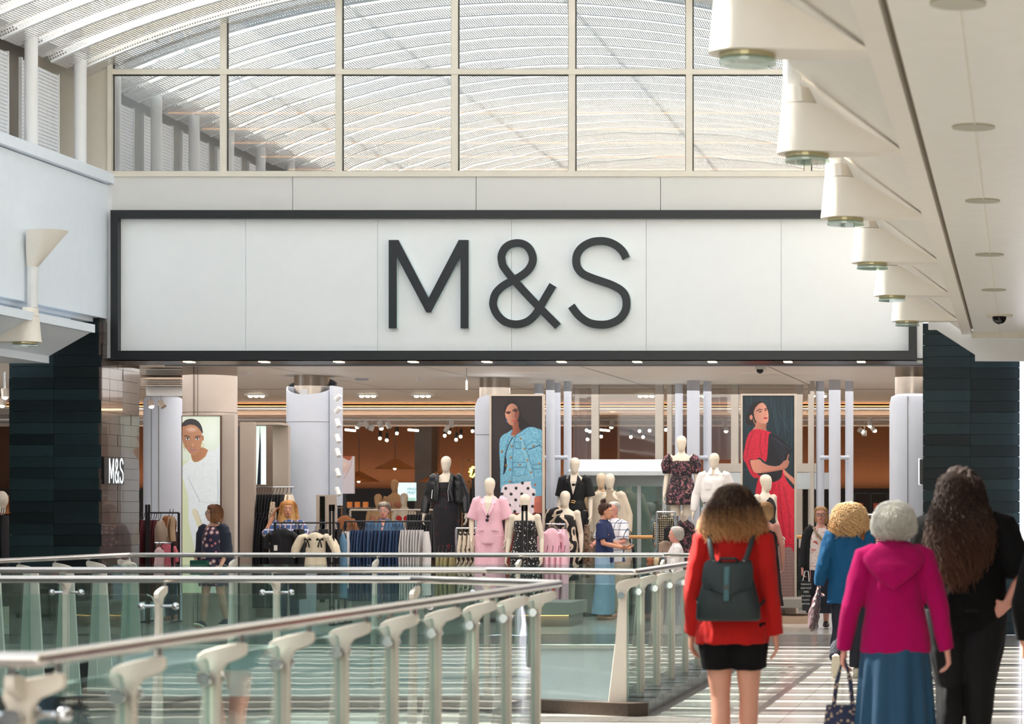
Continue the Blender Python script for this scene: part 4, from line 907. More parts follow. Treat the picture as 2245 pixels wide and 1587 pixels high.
p.line([(392,352),(430,336),(470,345)],12,(55,24,22)); p.line([(510,318),(550,292),(600,300)],14,(45,20,20)); p.ell(432,362,34,13,(45,20,20)); p.ell(560,326,38,16,(35,16,18)); p.line([(500,340),(512,420),(500,432),(540,440)],7,(150,82,66),.8)
p.ell(530,488,46,14,(196,70,66)); p.line([(485,488),(575,486)],3,(90,25,25)); p.ell(398,490,14,40,(40,70,110))
m=p.poly([(500,652),(420,700),(330,750),(285,830),(275,1000),(290,1300),(296,1700),(345,2060),(600,2040),(860,1990),(1030,2060),(1060,1300),(1030,720),(940,632),(830,600),(740,622),(640,690),(560,745),(470,740)],(112,172,198),sm=True)
p.tex(m,.035,2,2); p.tex(m,.03,5,3); 
for q in ([(560,745),(640,700),(740,625)],[(590,770),(700,720),(800,630)],[(470,740),(505,655)],[(430,770),(500,790),(570,770)]): p.line(q,9,(82,132,165),.8)
p.line([(505,785),(430,920),(385,1060),(350,1420)],12,(28,40,55)); p.line([(570,740),(520,900),(505,1150),(492,1590)],7,(48,92,125)); p.line([(440,790),(400,900),(380,1000)],7,(66,112,145))
p.line([(640,810),(700,980),(765,1200),(830,1400),(900,1587)],34,(132,186,206),.8); p.line([(700,830),(740,980),(830,1250),(890,1500),(920,1620)],6,(50,95,130)); p.line([(800,650),(850,780),(960,850)],6,(66,120,150),.8); p.line([(950,640),(1000,760)],12,(75,140,185),.7)
p.poly([(370,1100),(400,1180),(395,1330),(350,1430),(352,1330)],(20,24,32))
for a,b,c,d in ((520,1215,745,1300),(545,860,650,970),(860,1250,1040,1330)): 
    p.line([(a,b),(c,b),(c,d),(a,d),(a,b)],6,(45,90,125),.9); p.line([(a,d+4),(c,d+4)],5,(20,40,60),.6)
p.line([(520,1310),(530,1440),(600,1465),(720,1430),(742,1300)],5,(62,110,140)); p.line([(750,930),(840,860),(980,870),(975,925),(800,990),(755,960)],6,(50,100,135)); p.line([(790,990),(980,915),(1010,950)],8,(18,25,40),.7); p.line([(300,1010),(340,1010),(340,1050),(300,1050)],5,(60,110,140))
p.line([(350,1490),(600,1490),(830,1460)],8,(160,165,160),.5); p.line([(360,1560),(600,1560),(800,1530)],6,(60,105,135),.7)
for a,b in ((530,755),(648,800),(492,935),(868,930),(710,980),(318,1028),(477,1137),(765,1180),(632,1255),(970,1240),(395,1270),(460,1343),(825,1388),(462,1550)): p.ell(a,b,20,20,(132,84,40)); p.ell(a-5,b-6,8,8,(225,180,110))
p.at(1060,1040,5.29)
p.poly([(262,430),(330,445),(420,440),(400,560),(335,800),(320,1400),(240,1400),(235,900),(250,600)],(160,74,62),shade=.4); p.poly([(430,440),(600,435),(590,700),(560,1400),(450,1400),(440,800)],(140,64,54),shade=.4)
m=p.poly([(235,125),(400,105),(540,80),(590,130),(605,260),(588,440),(470,452),(360,445),(268,432),(230,330),(205,235)],(226,216,222),sm=True); p.tex(m,.02,2,6)
for a,b in ((258,162),(378,160),(516,162),(320,228),(444,226),(581,232),(215,225),(248,283),(373,296),(300,357),(432,364),(569,370),(362,430),(498,300),(452,100)): p.ell(a,b,19,19,(42,40,46))
p.poly([(560,60),(690,30),(690,265),(600,262),(612,180),(560,150)],(108,165,195)); p.ell(598,120,14,14,(170,95,50))
p.poly([(600,260),(690,262),(690,430),(640,445),(600,440),(583,400),(590,320)],(206,118,98),shade=.4)
for k in range(4): p.line([(598+k*18,330),(592+k*20,430)],3,(120,55,45),.7)
pt=thing('poster','tall framed fashion poster of a woman in a blue denim jacket and spotted skirt','poster',(X(1133,35.3),35.3,0))
p.make('print',35.295,pt); pframe(pt,1077,1188.5,868,1335,35.28,4,FRM,BLACK)
# red dress poster
p=Print(1628.5,1741,867,1328,(20,42,52),seed=3); p.at(1610,860,7.21)
one=np.ones(p.x.shape); p.tex(one,.02,3,40)
for a,b,c,d in ((560,50,690,700),(200,60,215,200),(700,300,860,620),(900,100,905,900),(420,60,520,500),(620,100,700,640),(780,300,800,700)): p.line([(a,b),(c,d)],7,(58,96,104),.45)
p.line([(130,1100),(280,1090)],30,(25,70,88),.6); p.line([(130,1230),(300,1200)],14,(30,80,98),.6)
p.poly([(180,420),(230,260),(300,170),(380,140),(450,160),(400,260),(340,400),(340,500),(260,520),(200,500)],(22,16,22))
p.poly([(340,470),(500,480),(500,560),(510,610),(400,600),(290,596),(330,540)],(196,126,104),shade=.3)
p.poly([(308,330),(330,250),(380,190),(440,165),(490,200),(520,270),(538,340),(540,420),(525,470),(490,492),(430,488),(340,450)],(218,152,130),shade=-.25)
p.ell(265,395,26,42,(200,130,108)); p.line([(300,430),(320,490)],8,(200,150,90)); p.ell(330,465,12,30,(20,25,40))
p.line([(350,300),(390,270),(440,275)],9,(48,26,24)); p.line([(478,262),(512,258)],9,(48,26,24)); p.ell(408,306,24,11,(52,34,34)); p.ell(494,286,18,11,(52,34,34)); p.line([(478,300),(500,350),(470,365)],5,(170,98,84),.8); p.ell(492,408,34,18,(186,62,70)); p.line([(465,405),(522,404)],3,(95,25,30))
R_=(206,26,58)
m=p.poly([(300,590),(400,582),(500,610),(585,650),(535,800),(522,1000),(490,1095),(400,1030),(330,1072),(250,1060),(268,1200),(395,1320),(330,1355),(280,1320),(230,1240),(180,1120),(140,1030),(170,850),(200,720),(240,640)],R_,shade=-.12); p.tex(m,.03,2,4)
for q in ([(300,620),(230,800),(200,1000)],[(420,650),(400,850),(430,1020)],[(230,1080),(300,1300)],[(500,640),(480,800)]): p.line(q,16,(150,14,40),.6)
BKc=(17,19,30)
def bag(pts):
    m=p.poly(pts,BKc); return m
bag([(548,662),(640,672),(760,750),(900,880),(930,900),(880,960),(850,1060),(740,1135),(640,1160),(500,1120),(420,1080),(505,1095),(530,900)]); bag([(380,1275),(560,1240),(752,1225),(745,1330),(660,1400),(580,1415),(440,1320)])
for k in range(16): p.line([(560+k*12,690+k*26),(700+k*8,760+k*26),(830-k*6,930+k*13)],3,(66,72,96),.5)
p.line([(620,720),(760,820),(890,900)],5,(150,150,170),.4)
p.poly([(255,1078),(330,1068),(400,1060),(450,1110),(560,1160),(700,1160),(780,1090),(825,1060),(848,980),(864,992),(848,1062),(868,1105),(820,1200),(700,1235),(420,1275),(320,1262),(272,1180)],(214,142,120),shade=.3)
p.line([(430,1262),(700,1225),(800,1200)],10,(160,84,70),.6)
sk=p.poly([(400,1320),(450,1340),(560,1420),(660,1405),(745,1340),(765,1215),(790,1300),(830,1400),(920,1520),(960,1600),(960,2480),(880,2440),(740,2460),(700,2400),(560,2200),(430,2000),(340,1700),(345,1500)],(212,30,60),shade=-.1); p.tex(sk,.02,3,8)
p.poly([(775,1215),(860,1290),(960,1380),(960,1470),(860,1370),(790,1300)],(206,134,112))
for q in ([(640,1450),(560,1700),(600,2100)],[(780,1500),(860,1900),(880,2300)],[(700,1400),(740,1900),(800,2400)]): p.line(q,22,(160,16,44),.5)
flr=(p.y>1197)&(~sk); p.put(flr.astype(float),(150,122,118)); 
for k in range(18): p.line([(100,2420+k*50),(1000,2400+k*50)],4,(96,74,72),.7)
for k in range(12): p.line([(300+k*70,2400),(250+k*90,3380)],3,(96,74,72),.5)
pt=thing('poster','tall framed fashion poster of a woman in a red dress hugging a black bag','poster',(X(1685,35.3),35.3,0))
p.make('print',35.295,pt); pframe(pt,1628,1741.5,867,1330,35.28,4,FRM,BLACK)
bx('base',TAUPE,(X(1626,35.1),X(1745,35.1),35.1,35.5,0,Z(1329,35.1)),pt)
# lit poster on the beige column
p=Print(399.5,482.5,912,1300,(212,222,206),seed=5); p.at(390,905,7.94)
p.ell(600,400,300,420,(226,235,228),.8,.9); p.put((p.x<420)*(p.y>1010)*1.,(206,212,176),.8)
p.poly([(60,210),(130,128),(235,102),(340,135),(410,225),(434,350),(395,330),(300,240),(120,250),(60,330)],(66,62,66))
p.poly([(240,700),(400,600),(530,660),(485,750),(385,832),(300,856),(250,815)],(186,132,100),shade=-.2)
p.poly([(78,250),(130,232),(200,205),(300,218),(370,278),(415,350),(428,440),(410,560),(370,650),(315,722),(268,746),(215,710),(150,630),(100,550),(78,450)],(184,134,106),shade=-.15)
p.ell(240,290,120,60,(224,196,182),.6,.8); p.ell(262,560,26,40,(208,160,130),.6,.6); p.ell(120,560,40,120,(150,98,76),.4,.8)
p.ell(436,440,16,50,(170,112,86))
for a in (170,338): p.ell(a,452,34,17,(226,230,232)); p.ell(a,450,16,17,(44,74,86)); p.line([(a-40,444),(a,430),(a+38,446)],6,(40,30,30))
p.line([(110,405),(150,396),(205,420)],10,(62,44,38)); p.line([(300,425),(345,404),(395,412)],10,(62,44,38)); p.ell(232,588,10,6,(110,66,52)); p.ell(290,588,10,6,(110,66,52))
p.poly([(198,645),(240,628),(262,634),(285,628),(322,642),(290,668),(255,674),(222,664)],(170,118,120)); p.line([(205,646),(318,644)],3,(110,66,70))
for a,b in ((428,560),(90,560)):
    p.line([(a+26*math.cos(t),b+32*math.sin(t)) for t in [i*.5 for i in range(13)]],6,(200,180,110))
m=p.poly([(530,660),(640,668),(760,690),(760,2700),(300,2700),(190,2000),(180,1500),(120,1250),(75,1100),(60,980),(90,920),(225,815),(250,850),(310,868),(400,840),(480,760)],(224,230,234),sm=True,shade=-.06)
p.tex(m*((p.y<1150)*1.),.016,2,3); 
for i in range(26):
    for j in range(40):
        a=330+ (i%9)*44+(j%2)*22-(j*5); b=880+j*30
        if i<9 and b<1180 and a>150: p.ell(a,b,9,7,(186,194,200),.55,.6)
p.line([(180,1120),(260,1300),(350,1470),(380,1560)],8,(176,186,192)); p.line([(690,1000),(700,1400),(690,1580)],10,(190,198,204)); p.line([(380,1540),(560,1570),(720,1560)],6,(196,202,206))
p.at(390,905,7.94); p.poly([(250,1720),(330,1690),(480,2100),(520,2300),(430,2250),(330,1950)],(214,206,180)); p.line([(330,1690),(470,2080)],6,(160,156,140),.6)
p.put(((p.x>399)*(p.x<404+ (p.y-1100)*.22)*(p.y>1100)*1.),(206,212,176),.9)
pt=thing('light_box','tall lit poster of a woman with cropped hair and hoop earrings in a white jumper','poster',(X(441,33.04),33.04,0))
p.make('print',33.03,pt,emit=.22); pframe(pt,399,483,912,1300,33.02,1.2,mat('bronze_frame',(90,62,44),.4),BLACK)
# pale lingerie picture at the rear
p=Print(735,777,1000,1082,(226,222,232),res=1.2,seed=9); p.at(700,980,6.1)
p.poly([(190,90),(470,90),(440,130),(400,180),(300,140),(200,150)],(178,98,70)); p.ell(310,260,120,110,(226,200,196),.9,.4); p.ell(330,230,60,50,(240,224,222),.8,.5); p.line([(440,120),(420,260),(330,420)],8,(206,180,180))
pt=thing('picture','pale pink close up lingerie picture at the rear behind the white spotlights','picture',P(756,1082,45.5)); p.make('print',45.49,pt,emit=.15); bx('backing',WHITE,pbox(735,777,1000,1082,45.5,.04),pt); bx('stand',BLACK,(X(756,45.5)-.03,X(756,45.5)+.03,45.5,45.54,0,Z(1082,45.5)),pt)
# ---------------------------------------------------------------- people walking away on the right
SK=mat('skin_fair',(208,150,128),.5,var=.05,scale=5); SK2=mat('skin_warm',(205,145,115),.5,var=.05); SK3=mat('skin_pink',(212,150,134),.5,var=.06)
def gx(px,Y): return X(px,Y)
# red jumper
Y=13.8
f=Fig('person','woman in a bright red jumper and black shorts with a dark green backpack, walking away',(gx(1607,Y),Y,0),1.715,0,
  dict(knL=(-.075,.03,.50),anL=(-.055,-.05,.09),knR=(.085,.05,.50),anR=(.07,.10,.10),elL=(-.218,-.03,1.10),elR=(.208,-.04,1.10),wrL=(-.238,.03,.855),wrR=(.238,.01,.85),hc=(.0,.01,1.585)),vs=.0075)
f.body(SK,curl=.3)
f.top('red_jumper',mat('red_knit',(172,30,27),.95,var=.06,bump=.25,bscale=260,spec=.15,sheen=.05),
  [(.80,.205,.15,0),(.86,.208,.155,0),(.95,.20,.15,0),(1.08,.178,.135,0),(1.22,.165,.13,0),(1.32,.155,.12,0),(1.38,.132,.10,-.01),(1.43,.09,.082,-.012),(1.475,.06,.06,-.01)],
  {'L':((.064,.066,.058,.052,.047),1.0),'R':((.066,.066,.058,.052,.047),1.0)},amp=.012,nsc=(12,12,5))
f.pants('black_shorts',mat('black_cotton',(15,14,16),.9,spec=.2),(.118,.112,.105,0,0),wz=.95,wa=.17,wb=.13,fr=.30,hz=.80)
f.shoes(mat('shoe_white',(215,212,208),.5))
f.hair(hairmat('hair_ombre',(44,25,16),(205,150,98),-.20,.0),[(.122,.03,.03,-.01),(.108,.062,.075,-.01),(.07,.088,.10,-.012),(.02,.108,.112,-.015),(-.04,.125,.118,-.015),(-.10,.148,.115,-.012),(-.15,.162,.10,-.02),(-.175,.12,.075,-.03)],
  strands=2200,gap=.75,spread=.03,wave=.010,sl=(.5,1.15),r=.002,flick=.022)
t=f.t
BKM=mat('green_leather',(18,35,38),.6,var=.12,bump=.15,bscale=70)
bp=thing('backpack','dark green soft leather backpack with flap and strap, worn over the red jumper','backpack',(t.location.x,Y-.20,.90))
def wbuild(mb,name,m,p,**k):
    mb.v=[V(v)+V((t.location.x,Y,0)) for v in mb.v]; return mb.build(name,m,p,**k)
mb=MB(); 
rr=[]
for z,a,b,cy in ((.945,.168,.05,-.21),(.96,.183,.066,-.215),(1.04,.178,.072,-.22),(1.13,.155,.066,-.215),(1.20,.135,.055,-.205),(1.255,.12,.042,-.20),(1.27,.11,.02,-.195)):
    rr.append([(a*math.copysign(abs(math.cos(q))**.55,math.cos(q)),cy+b*math.copysign(abs(math.sin(q))**.7,math.sin(q)),z) for q in [2*PI*i/28 for i in range(28)]])
mb.rings(rr); o=wbuild(mb,'bag_body',BKM,bp,smooth=True,ang=1.2)
mb=MB(); out=[]
for z,a,yo in ((1.277,.118,-.20),(1.262,.133,-.252),(1.22,.142,-.274),(1.16,.146,-.292),(1.115,.13,-.300),(1.095,.06,-.302)):
    out.append([(a*(-1+2*i/10),yo+.035*abs(-1+2*i/10)**2.5,z+.012*abs(-1+2*i/10)**2) for i in range(11)])
R2=[[V(p)+V((0,-.006,0)) for p in r]+[V(p)+V((0,.004,0)) for p in r[::-1]] for r in out]
mb.rings(R2); wbuild(mb,'flap',BKM,bp,smooth=True,ang=1.0)
wbuild(MB().tube([(0,-.272,1.25),(0,-.292,1.20),(0,-.308,1.13),(0,-.308,1.06)],.016,8,ry=.004,up=(0,1,0)),'closing_strap',mat('green_leather_light',(52,92,98),.5),bp)
wbuild(MB().box(-.017,.017,-.315,-.305,1.125,1.15),'buckle',mat('buckle_dark',(60,66,66),.4,.6),bp)
wbuild(MB().tube([(-.06,-.2,1.27),(-.04,-.225,1.295),(.04,-.225,1.295),(.06,-.2,1.27)],.008,8),'handle',BKM,bp)
for sg in (-1,1):
    wbuild(MB().tube([(sg*.085,-.19,1.275),(sg*.10,-.165,1.31),(sg*.118,-.125,1.385),(sg*.125,-.06,1.455),(sg*.13,.03,1.452)],.015,8,ry=.005,up=(0,1,0)),'strap',BKM,bp,smooth=True)
    wbuild(MB().tube([(sg*.15,-.17,1.0),(sg*.19,-.08,1.06),(sg*.19,.02,1.12)],.012,8,ry=.004),'lower_strap',BKM,bp)
    wbuild(MB().tube([(sg*.085+.012*math.cos(q),-.196,1.27+.012*math.sin(q)) for q in [2*PI*i/12 for i in range(13)]],.0025,5),'ring',CHROME,bp)
# magenta hoodie
Y=13.25
f=Fig('person','grey haired woman in a magenta hooded fleece and long teal skirt, walking away',(gx(1962,Y),Y,0),1.615,0,
  dict(elL=(-.25,-.03,1.09),elR=(.255,-.03,1.09),wrL=(-.295,.02,.845),wrR=(.30,.0,.845),hc=(-.005,.02,1.585)),vs=.0075)
f.body(SK3,curl=.5)
def hood(mb):
    mb.rings(el([(1.20,.02,.02,-.165),(1.24,.07,.035,-.16),(1.29,.125,.05,-.145),(1.34,.165,.06,-.115),(1.385,.18,.075,-.07),(1.43,.155,.085,-.035),(1.455,.115,.08,-.01),(1.475,.08,.065,.0)],24))
MG=mat('magenta_fleece',(156,3,82),.95,var=.06,bump=.3,bscale=240,spec=.15,sheen=.05)
f.top('magenta_hoodie',MG,
  [(.83,.205,.15,0),(.86,.205,.15,0),(.95,.195,.145,0),(1.08,.175,.135,0),(1.22,.168,.13,0),(1.32,.168,.12,0),(1.38,.155,.10,-.01),(1.43,.10,.085,-.012),(1.48,.065,.06,-.01)],
  {'L':((.072,.070,.060,.052,.045),1.0),'R':((.072,.070,.060,.052,.045),1.0)},amp=.010,nsc=(7,7,5),extra=hood)
f.skirt('teal_skirt',mat('teal_cotton',(4,60,92),.75,var=.12,stretch=(8,8,.6),sheen=.1),[(.90,.19,.14,0),(.75,.205,.155,0),(.45,.225,.17,0),(.15,.245,.19,0)],pleats=13,pa=.020)
f.shoes(mat('shoe_tan',(120,90,70),.6))
f.hair(hairmat('hair_silver',(232,230,225),(190,186,178),-.14,.08),[(.120,.03,.03,-.01),(.108,.065,.07,-.01),(.075,.092,.10,-.012),(.025,.108,.115,-.015),(-.03,.116,.118,-.018),(-.065,.112,.105,-.025),(-.09,.09,.08,-.035),(-.10,.05,.045,-.045)],
  strands=1800,gap=.8,spread=.02,wave=.007,sl=(.4,1.08),r=.002)
hx,hy=f.t.location.x-.275*f.k-.02,Y+.03
tb=thing('tote_bag','navy cloth tote bag with small pale print, hanging from the hand of the magenta hoodie','bag',(hx,hy,.12))
TM=pat('navy_print',(28,36,66),[('dot',(176,150,128),34,.28)],.8)
R=[]
for z,a,b in ((.24,.09,.03),(.26,.125,.05),(.36,.115,.045),(.47,.10,.03),(.49,.095,.012)): R.append([(hx+a*math.copysign(abs(math.cos(q))**.6,math.cos(q))*(1+.03*math.sin(q*5)),hy+b*math.sin(q),z+.01*math.sin(3*q)) for q in [2*PI*i/26 for i in range(26)]])
MB().rings(R).build('bag_body',TM,tb,smooth=True,ang=1.2)
for dy in (-.02,.02): MB().tube([(hx-.06,hy+dy,.47),(hx-.04,hy+dy,.62),(hx-.0,hy+dy*.4,.775),(hx+.035,hy+dy,.62),(hx+.05,hy+dy,.47)],.011,8,ry=.005,up=(0,1,0)).build('handle',TM,tb,smooth=True)
# black clothes, long brown hair
Y=14.3
f=Fig('person','tall woman with very long wavy brown hair, dressed in black, one hand on her hip',(gx(2118,Y),Y,0),1.82,0,
  dict(hipL=(-.10,0,.9),hipR=(.10,0,.9),knL=(-.085,.02,.49),knR=(.075,.02,.49),anL=(-.10,-.05,.09),anR=(.06,.06,.09),shL=(-.185,-.01,1.37),shR=(.185,-.01,1.37),elL=(-.27,.02,1.10),elR=(.315,-.05,1.11),wrR=(.225,-.115,.945),wrL=(-.26,.10,.87),hc=(-.03,.0,1.575)),vs=.0075)
f.body(SK3,hn={'R':((-.7,.15,-.45),(-.4,.9,0),(.2,.2,1),.75)},bust=.05)
BK=mat('black_jersey',(12,12,14),.9,var=.2,spec=.2)
f.top('black_top',BK,[(.80,.18,.14,0),(.86,.215,.17,0),(.95,.232,.18,0),(1.08,.225,.17,0),(1.22,.218,.165,0),(1.32,.212,.15,0),(1.38,.18,.12,-.01),(1.43,.11,.09,-.012),(1.48,.065,.06,-.01)],
  {'R':((.095,.098,.085,.078,.07),.56),'L':((.095,.098,.085,.078,.07),.60)},amp=.015)
f.pants('black_jeans',mat('black_denim',(22,22,25),.8,var=.15,spec=.25),(.135,.125,.085,.078,.055),wz=1.0,wa=.20,wb=.16)
f.shoes(mat('shoe_black',(25,25,27),.5))
f.hair(hairmat('hair_brown_long',(52,32,24),(104,68,48),-.5,-.02),[(.122,.03,.03,-.01),(.11,.062,.07,-.012),(.07,.090,.10,-.02),(.0,.100,.11,-.035),(-.08,.118,.10,-.055),(-.18,.145,.09,-.075),(-.28,.155,.08,-.10),(-.38,.13,.065,-.115),(-.46,.085,.05,-.12),(-.50,.04,.03,-.12)],
  strands=3000,gap=1.0,spread=.045,wave=.018,sl=(.45,1.12),r=.002,curl=.010,amp=.022)
# blue denim shirt, blonde curls
Y=23.0
f=Fig('person','blonde curly haired woman in a blue denim shirt and dark trousers, walking towards the shop',(gx(1862,Y),Y,0),1.64,0,
  dict(knL=(-.09,.04,.47),anL=(-.11,-.22,.19),knR=(.085,.06,.50),anR=(.07,.03,.085),elL=(-.25,-.05,1.10),wrL=(-.30,.03,.90),elR=(.22,-.03,1.1),wrR=(.23,.06,.88),hc=(0,.02,1.59)),vs=.010)
f.body(SK3,curl=.7,legs=False)
f.top('denim_shirt',mat('blue_denim_shirt',(24,80,122),.85,var=.08,bump=.2,bscale=200,spec=.25),[(.72,.21,.15,0),(.78,.215,.155,0),(.95,.20,.15,0),(1.10,.185,.14,0),(1.25,.18,.14,0),(1.34,.175,.12,0),(1.40,.14,.10,-.01),(1.45,.085,.08,-.012),(1.50,.055,.055,-.01)],
  {'L':((.085,.08,.078,.07,.045),1.0),'R':((.085,.08,.078,.07,.045),1.0)},amp=.016,nsc=(13,13,6))
f.pants('dark_trousers',mat('navy_trousers',(28,30,44),.8,var=.1),(.11,.10,.08,.08,.075),wz=.98)
f.shoes(mat('shoe_cream',(220,212,200),.6),fp=(-1.15,0),sole=mat('sole_cream',(225,215,195),.6))
f.hair(hairmat('hair_blonde_curly',(244,216,174),(216,172,122),-.18,.08),[(.128,.03,.03,-.01),(.115,.07,.075,-.01),(.08,.105,.11,-.012),(.02,.138,.135,-.018),(-.05,.155,.14,-.022),(-.12,.165,.13,-.03),(-.18,.15,.10,-.04),(-.22,.11,.07,-.045)],
  strands=2000,gap=.7,spread=.03,wave=.02,sl=(.15,1.06),r=.003,curl=.016,amp=.022)
MB().tube([(f.t.location.x+.12,Y-.13,1.35),(f.t.location.x+.14,Y-.12,1.30),(f.t.location.x+.15,Y-.06,1.42)],.015,8,ry=.005).build('shoulder_strap',mat('tan_leather',(150,85,45),.5),f.t)
hx,hy=f.t.location.x-.30*f.k,Y+.03
cb=thing('carrier_bag','crumpled dusky plastic carrier bag held by the blonde woman in denim','bag',(hx-.02,hy,.42))
PL=mat('dusky_plastic',(92,74,78),.3,var=.25,scale=20,bump=.6,bscale=30)
mb=MB(); mb.tube([(hx,hy,.84),(hx-.01,hy,.78),(hx-.03,hy,.68),(hx-.05,hy,.56),(hx-.06,hy,.46),(hx-.055,hy,.43)],[.012,.04,.085,.11,.10,.05],18,ry=[.01,.025,.04,.05,.045,.02])
fuse(MB().add([v-V((hx-.02,hy,.42)) for v in mb.v],mb.f),'bag_body',PL,cb,.009,1,.014,(30,30,12))
# person cut by the right edge of the picture
Y=13.6
f=Fig('person','person in black sleeves and trousers cut by the right edge, one sleeve and hand showing',(.235,Y,0),1.62,0,dict(elL=(-.24,-.03,1.10),wrL=(-.235,.0,.86)),vs=.009)
f.body(SK,curl=.5); f.top('black_jacket',BK,[(.80,.19,.15,0),(.95,.18,.14,0),(1.1,.165,.13,0),(1.25,.165,.13,0),(1.35,.16,.11,0),(1.42,.1,.08,-.01),(1.47,.06,.06,-.01)],{'L':((.07,.07,.065,.06,.052),.96),'R':((.07,.07,.065,.06,.05),.96)})
f.pants('black_trousers',MT['black_denim']); f.shoes(MT['shoe_black'])
f.hair(hairmat('hair_dark_short',(40,30,25),(70,50,40),-.1,.1),[(.12,.03,.03,-.01),(.1,.07,.08,-.012),(.04,.09,.10,-.02),(-.04,.095,.1,-.03),(-.1,.08,.06,-.04)],strands=150)
# ---------------------------------------------------------------- mannequins
MQ=mat('mannequin_cream',(226,214,196),.4,var=.01); MQW=mat('mannequin_warm',(204,166,124),.45)
PL=mat('plinth_grey',(150,146,140),.4,var=.03)
def mann(label,px,py,Y,rz=PI,J=None,h=1.80,plinth=True,name='mannequin',**kw):
    zt=Z(py,Y); z0=max(0,zt-h); f=Fig(name,label,(X(px,Y),Y,z0),h,rz,dict(dict(wrL=(-.235,.06,.86),wrR=(.235,.06,.86),hc=(0,0,1.59)),**(J or {})),cat='mannequin',group='mannequins on the shop displays',vs=.011)
    f.body(kw.get('skin',MQ),plain=True,curl=.25,bust=.012,legs=kw.get('legs',True),arms=kw.get('arms',True)); f.z0=z0; f.Y=Y
    return f
BLK=mat('black_cloth',(18,18,22),.8,var=.2); LEA=mat('black_leather',(20,21,26),.3,var=.2,bump=.4,bscale=40)
F_=dict
f=mann('mannequin in a black leather biker jacket over a dark rose printed dress',978,1000,36.3,J=dict(elL=(-.27,-.02,1.13),elR=(.27,-.02,1.13),wrL=(-.30,.06,.86),wrR=(.30,.06,.86)))
f.top('rose_dress',pat('dress_roses',(24,22,30),[('blob',(96,22,40),11,.66),('blob',(110,60,76),16,.72)]),[(.34,.175,.12,0),(.60,.185,.125,0),(.85,.19,.13,0),(.98,.182,.13,0),(1.12,.14,.105,0),(1.25,.15,.115,.01),(1.33,.14,.10,.01)],amp=.004)
def lap(mb):
    mb.tube([(-.10,.07,1.46),(-.105,.115,1.36),(-.075,.13,1.22),(-.10,.14,1.05)],[.03,.035,.04,.05],8,ry=.012,up=(0,1,0)); mb.tube([(.10,.07,1.46),(.105,.115,1.36),(.095,.13,1.22),(.13,.13,1.05)],[.03,.035,.04,.05],8,ry=.012,up=(0,1,0))
mb=MB()
for sg in (-1,1): mb.tube([(sg*.11,-.0,1.42),(sg*.15,0,1.30),(sg*.155,0,1.15),(sg*.16,0,1.04)],[.055,.075,.078,.082],14,ry=[.08,.125,.13,.13])
mb.rings(el([(1.04,.17,.02,-.13),(1.2,.17,.02,-.125),(1.36,.15,.02,-.10),(1.46,.075,.02,-.06)])); lap(mb)
for e,sg in (('L',-1),('R',1)):
    a,b,c=f.J['sh'+e],f.J['el'+e],f.J['wr'+e]; mb.tube([a+V((-sg*.03,0,.02)),a,a.lerp(b,.5),b,b.lerp(c,.9)],[.075,.078,.072,.066,.058],14)
f.fuse(mb,'leather_jacket',LEA,amp=.006)
f.part(MB().tube([(-.085,.148,1.33),(-.06,.15,1.2),(-.075,.165,1.06)],.004,5).tube([(.12,.14,1.28),(.125,.15,1.1)],.004,5).tube([(.17,.1,1.22),(.18,.11,1.1)],.004,5).tube([(-.17,.1,1.2),(-.19,.1,1.08)],.004,5),'zip',CHROME)
# pink suit
PK=mat('pink_linen',(240,190,206),.8,var=.03,bump=.15,bscale=200,sheen=.2)
f=mann('mannequin in a pale pink short sleeved trouser suit with sunglasses at the lapel',1074,1047,34.7,J=dict(elL=(-.24,-.02,1.12),elR=(.25,-.02,1.12)))
mb=MB(); mb.rings(el([(.80,.20,.135,0),(.95,.195,.135,0),(1.12,.165,.12,0),(1.25,.172,.125,.005),(1.34,.168,.11,0),(1.40,.12,.08,-.005),(1.45,.07,.05,-.04)],24))
for e,sg in (('L',-1),('R',1)):
    a,b=f.J['sh'+e],f.J['el'+e]; mb.tube([a+V((-sg*.04,0,.01)),a,a.lerp(b,.5),a.lerp(b,.92)],[.07,.075,.076,.084],14)
f.fuse(mb,'pink_blazer',PK,amp=.004)
f.part(MB().add([(-.05,.062,1.445),(.05,.062,1.445),(0,.148,1.20),(-.045,.118,1.36),(.045,.118,1.36)],[(0,1,4,3),(3,4,2)]),'neck_opening',MQ)
for sg in (-1,1):
    f.part(MB().add([(sg*.055,.055,1.46),(sg*.11,.108,1.37),(sg*.075,.128,1.34),(sg*.095,.132,1.32),(sg*.004,.152,1.17),(sg*.035,.112,1.36)],[(0,1,2,5),(2,3,4,5)]),'lapel',mat('pink_lapel',(246,200,214),.8))
    f.part(MB().box(sg*.105-.05,sg*.105+.05,.125,.14,.985,1.01),'pocket_flap',MT['pink_lapel'])
f.pants('wide_trousers',PK,(.115,.115,.12,.125,.13),wz=.9,wa=.18,wb=.13)
o=f.part(MB().ball((-.008,.165,1.175),.022,10,(1,.4,1)).ball((.0,.165,1.125),.024,10,(1,.4,1)).tube([(-.01,.165,1.21),(.0,.165,1.1)],.005,5),'sunglasses',mat('plum_lens',(48,26,44),.2),smooth=True)
# spotted strapless
DOT=pat('black_dots',(22,22,26),[('dot',(232,228,222),26,.26)])
f=mann('mannequin in a strapless black and white spotted top and trousers, behind a black post',1151,1083,34.5)
f.top('spotted_bodice',DOT,[(.84,.175,.125,0),(1.0,.165,.12,0),(1.12,.135,.105,0),(1.25,.15,.12,.01),(1.33,.148,.115,.01),(1.345,.14,.105,.005)],amp=.003)
f.pants('spotted_trousers',DOT,(.115,.115,.12,.13,.14),wz=.95)
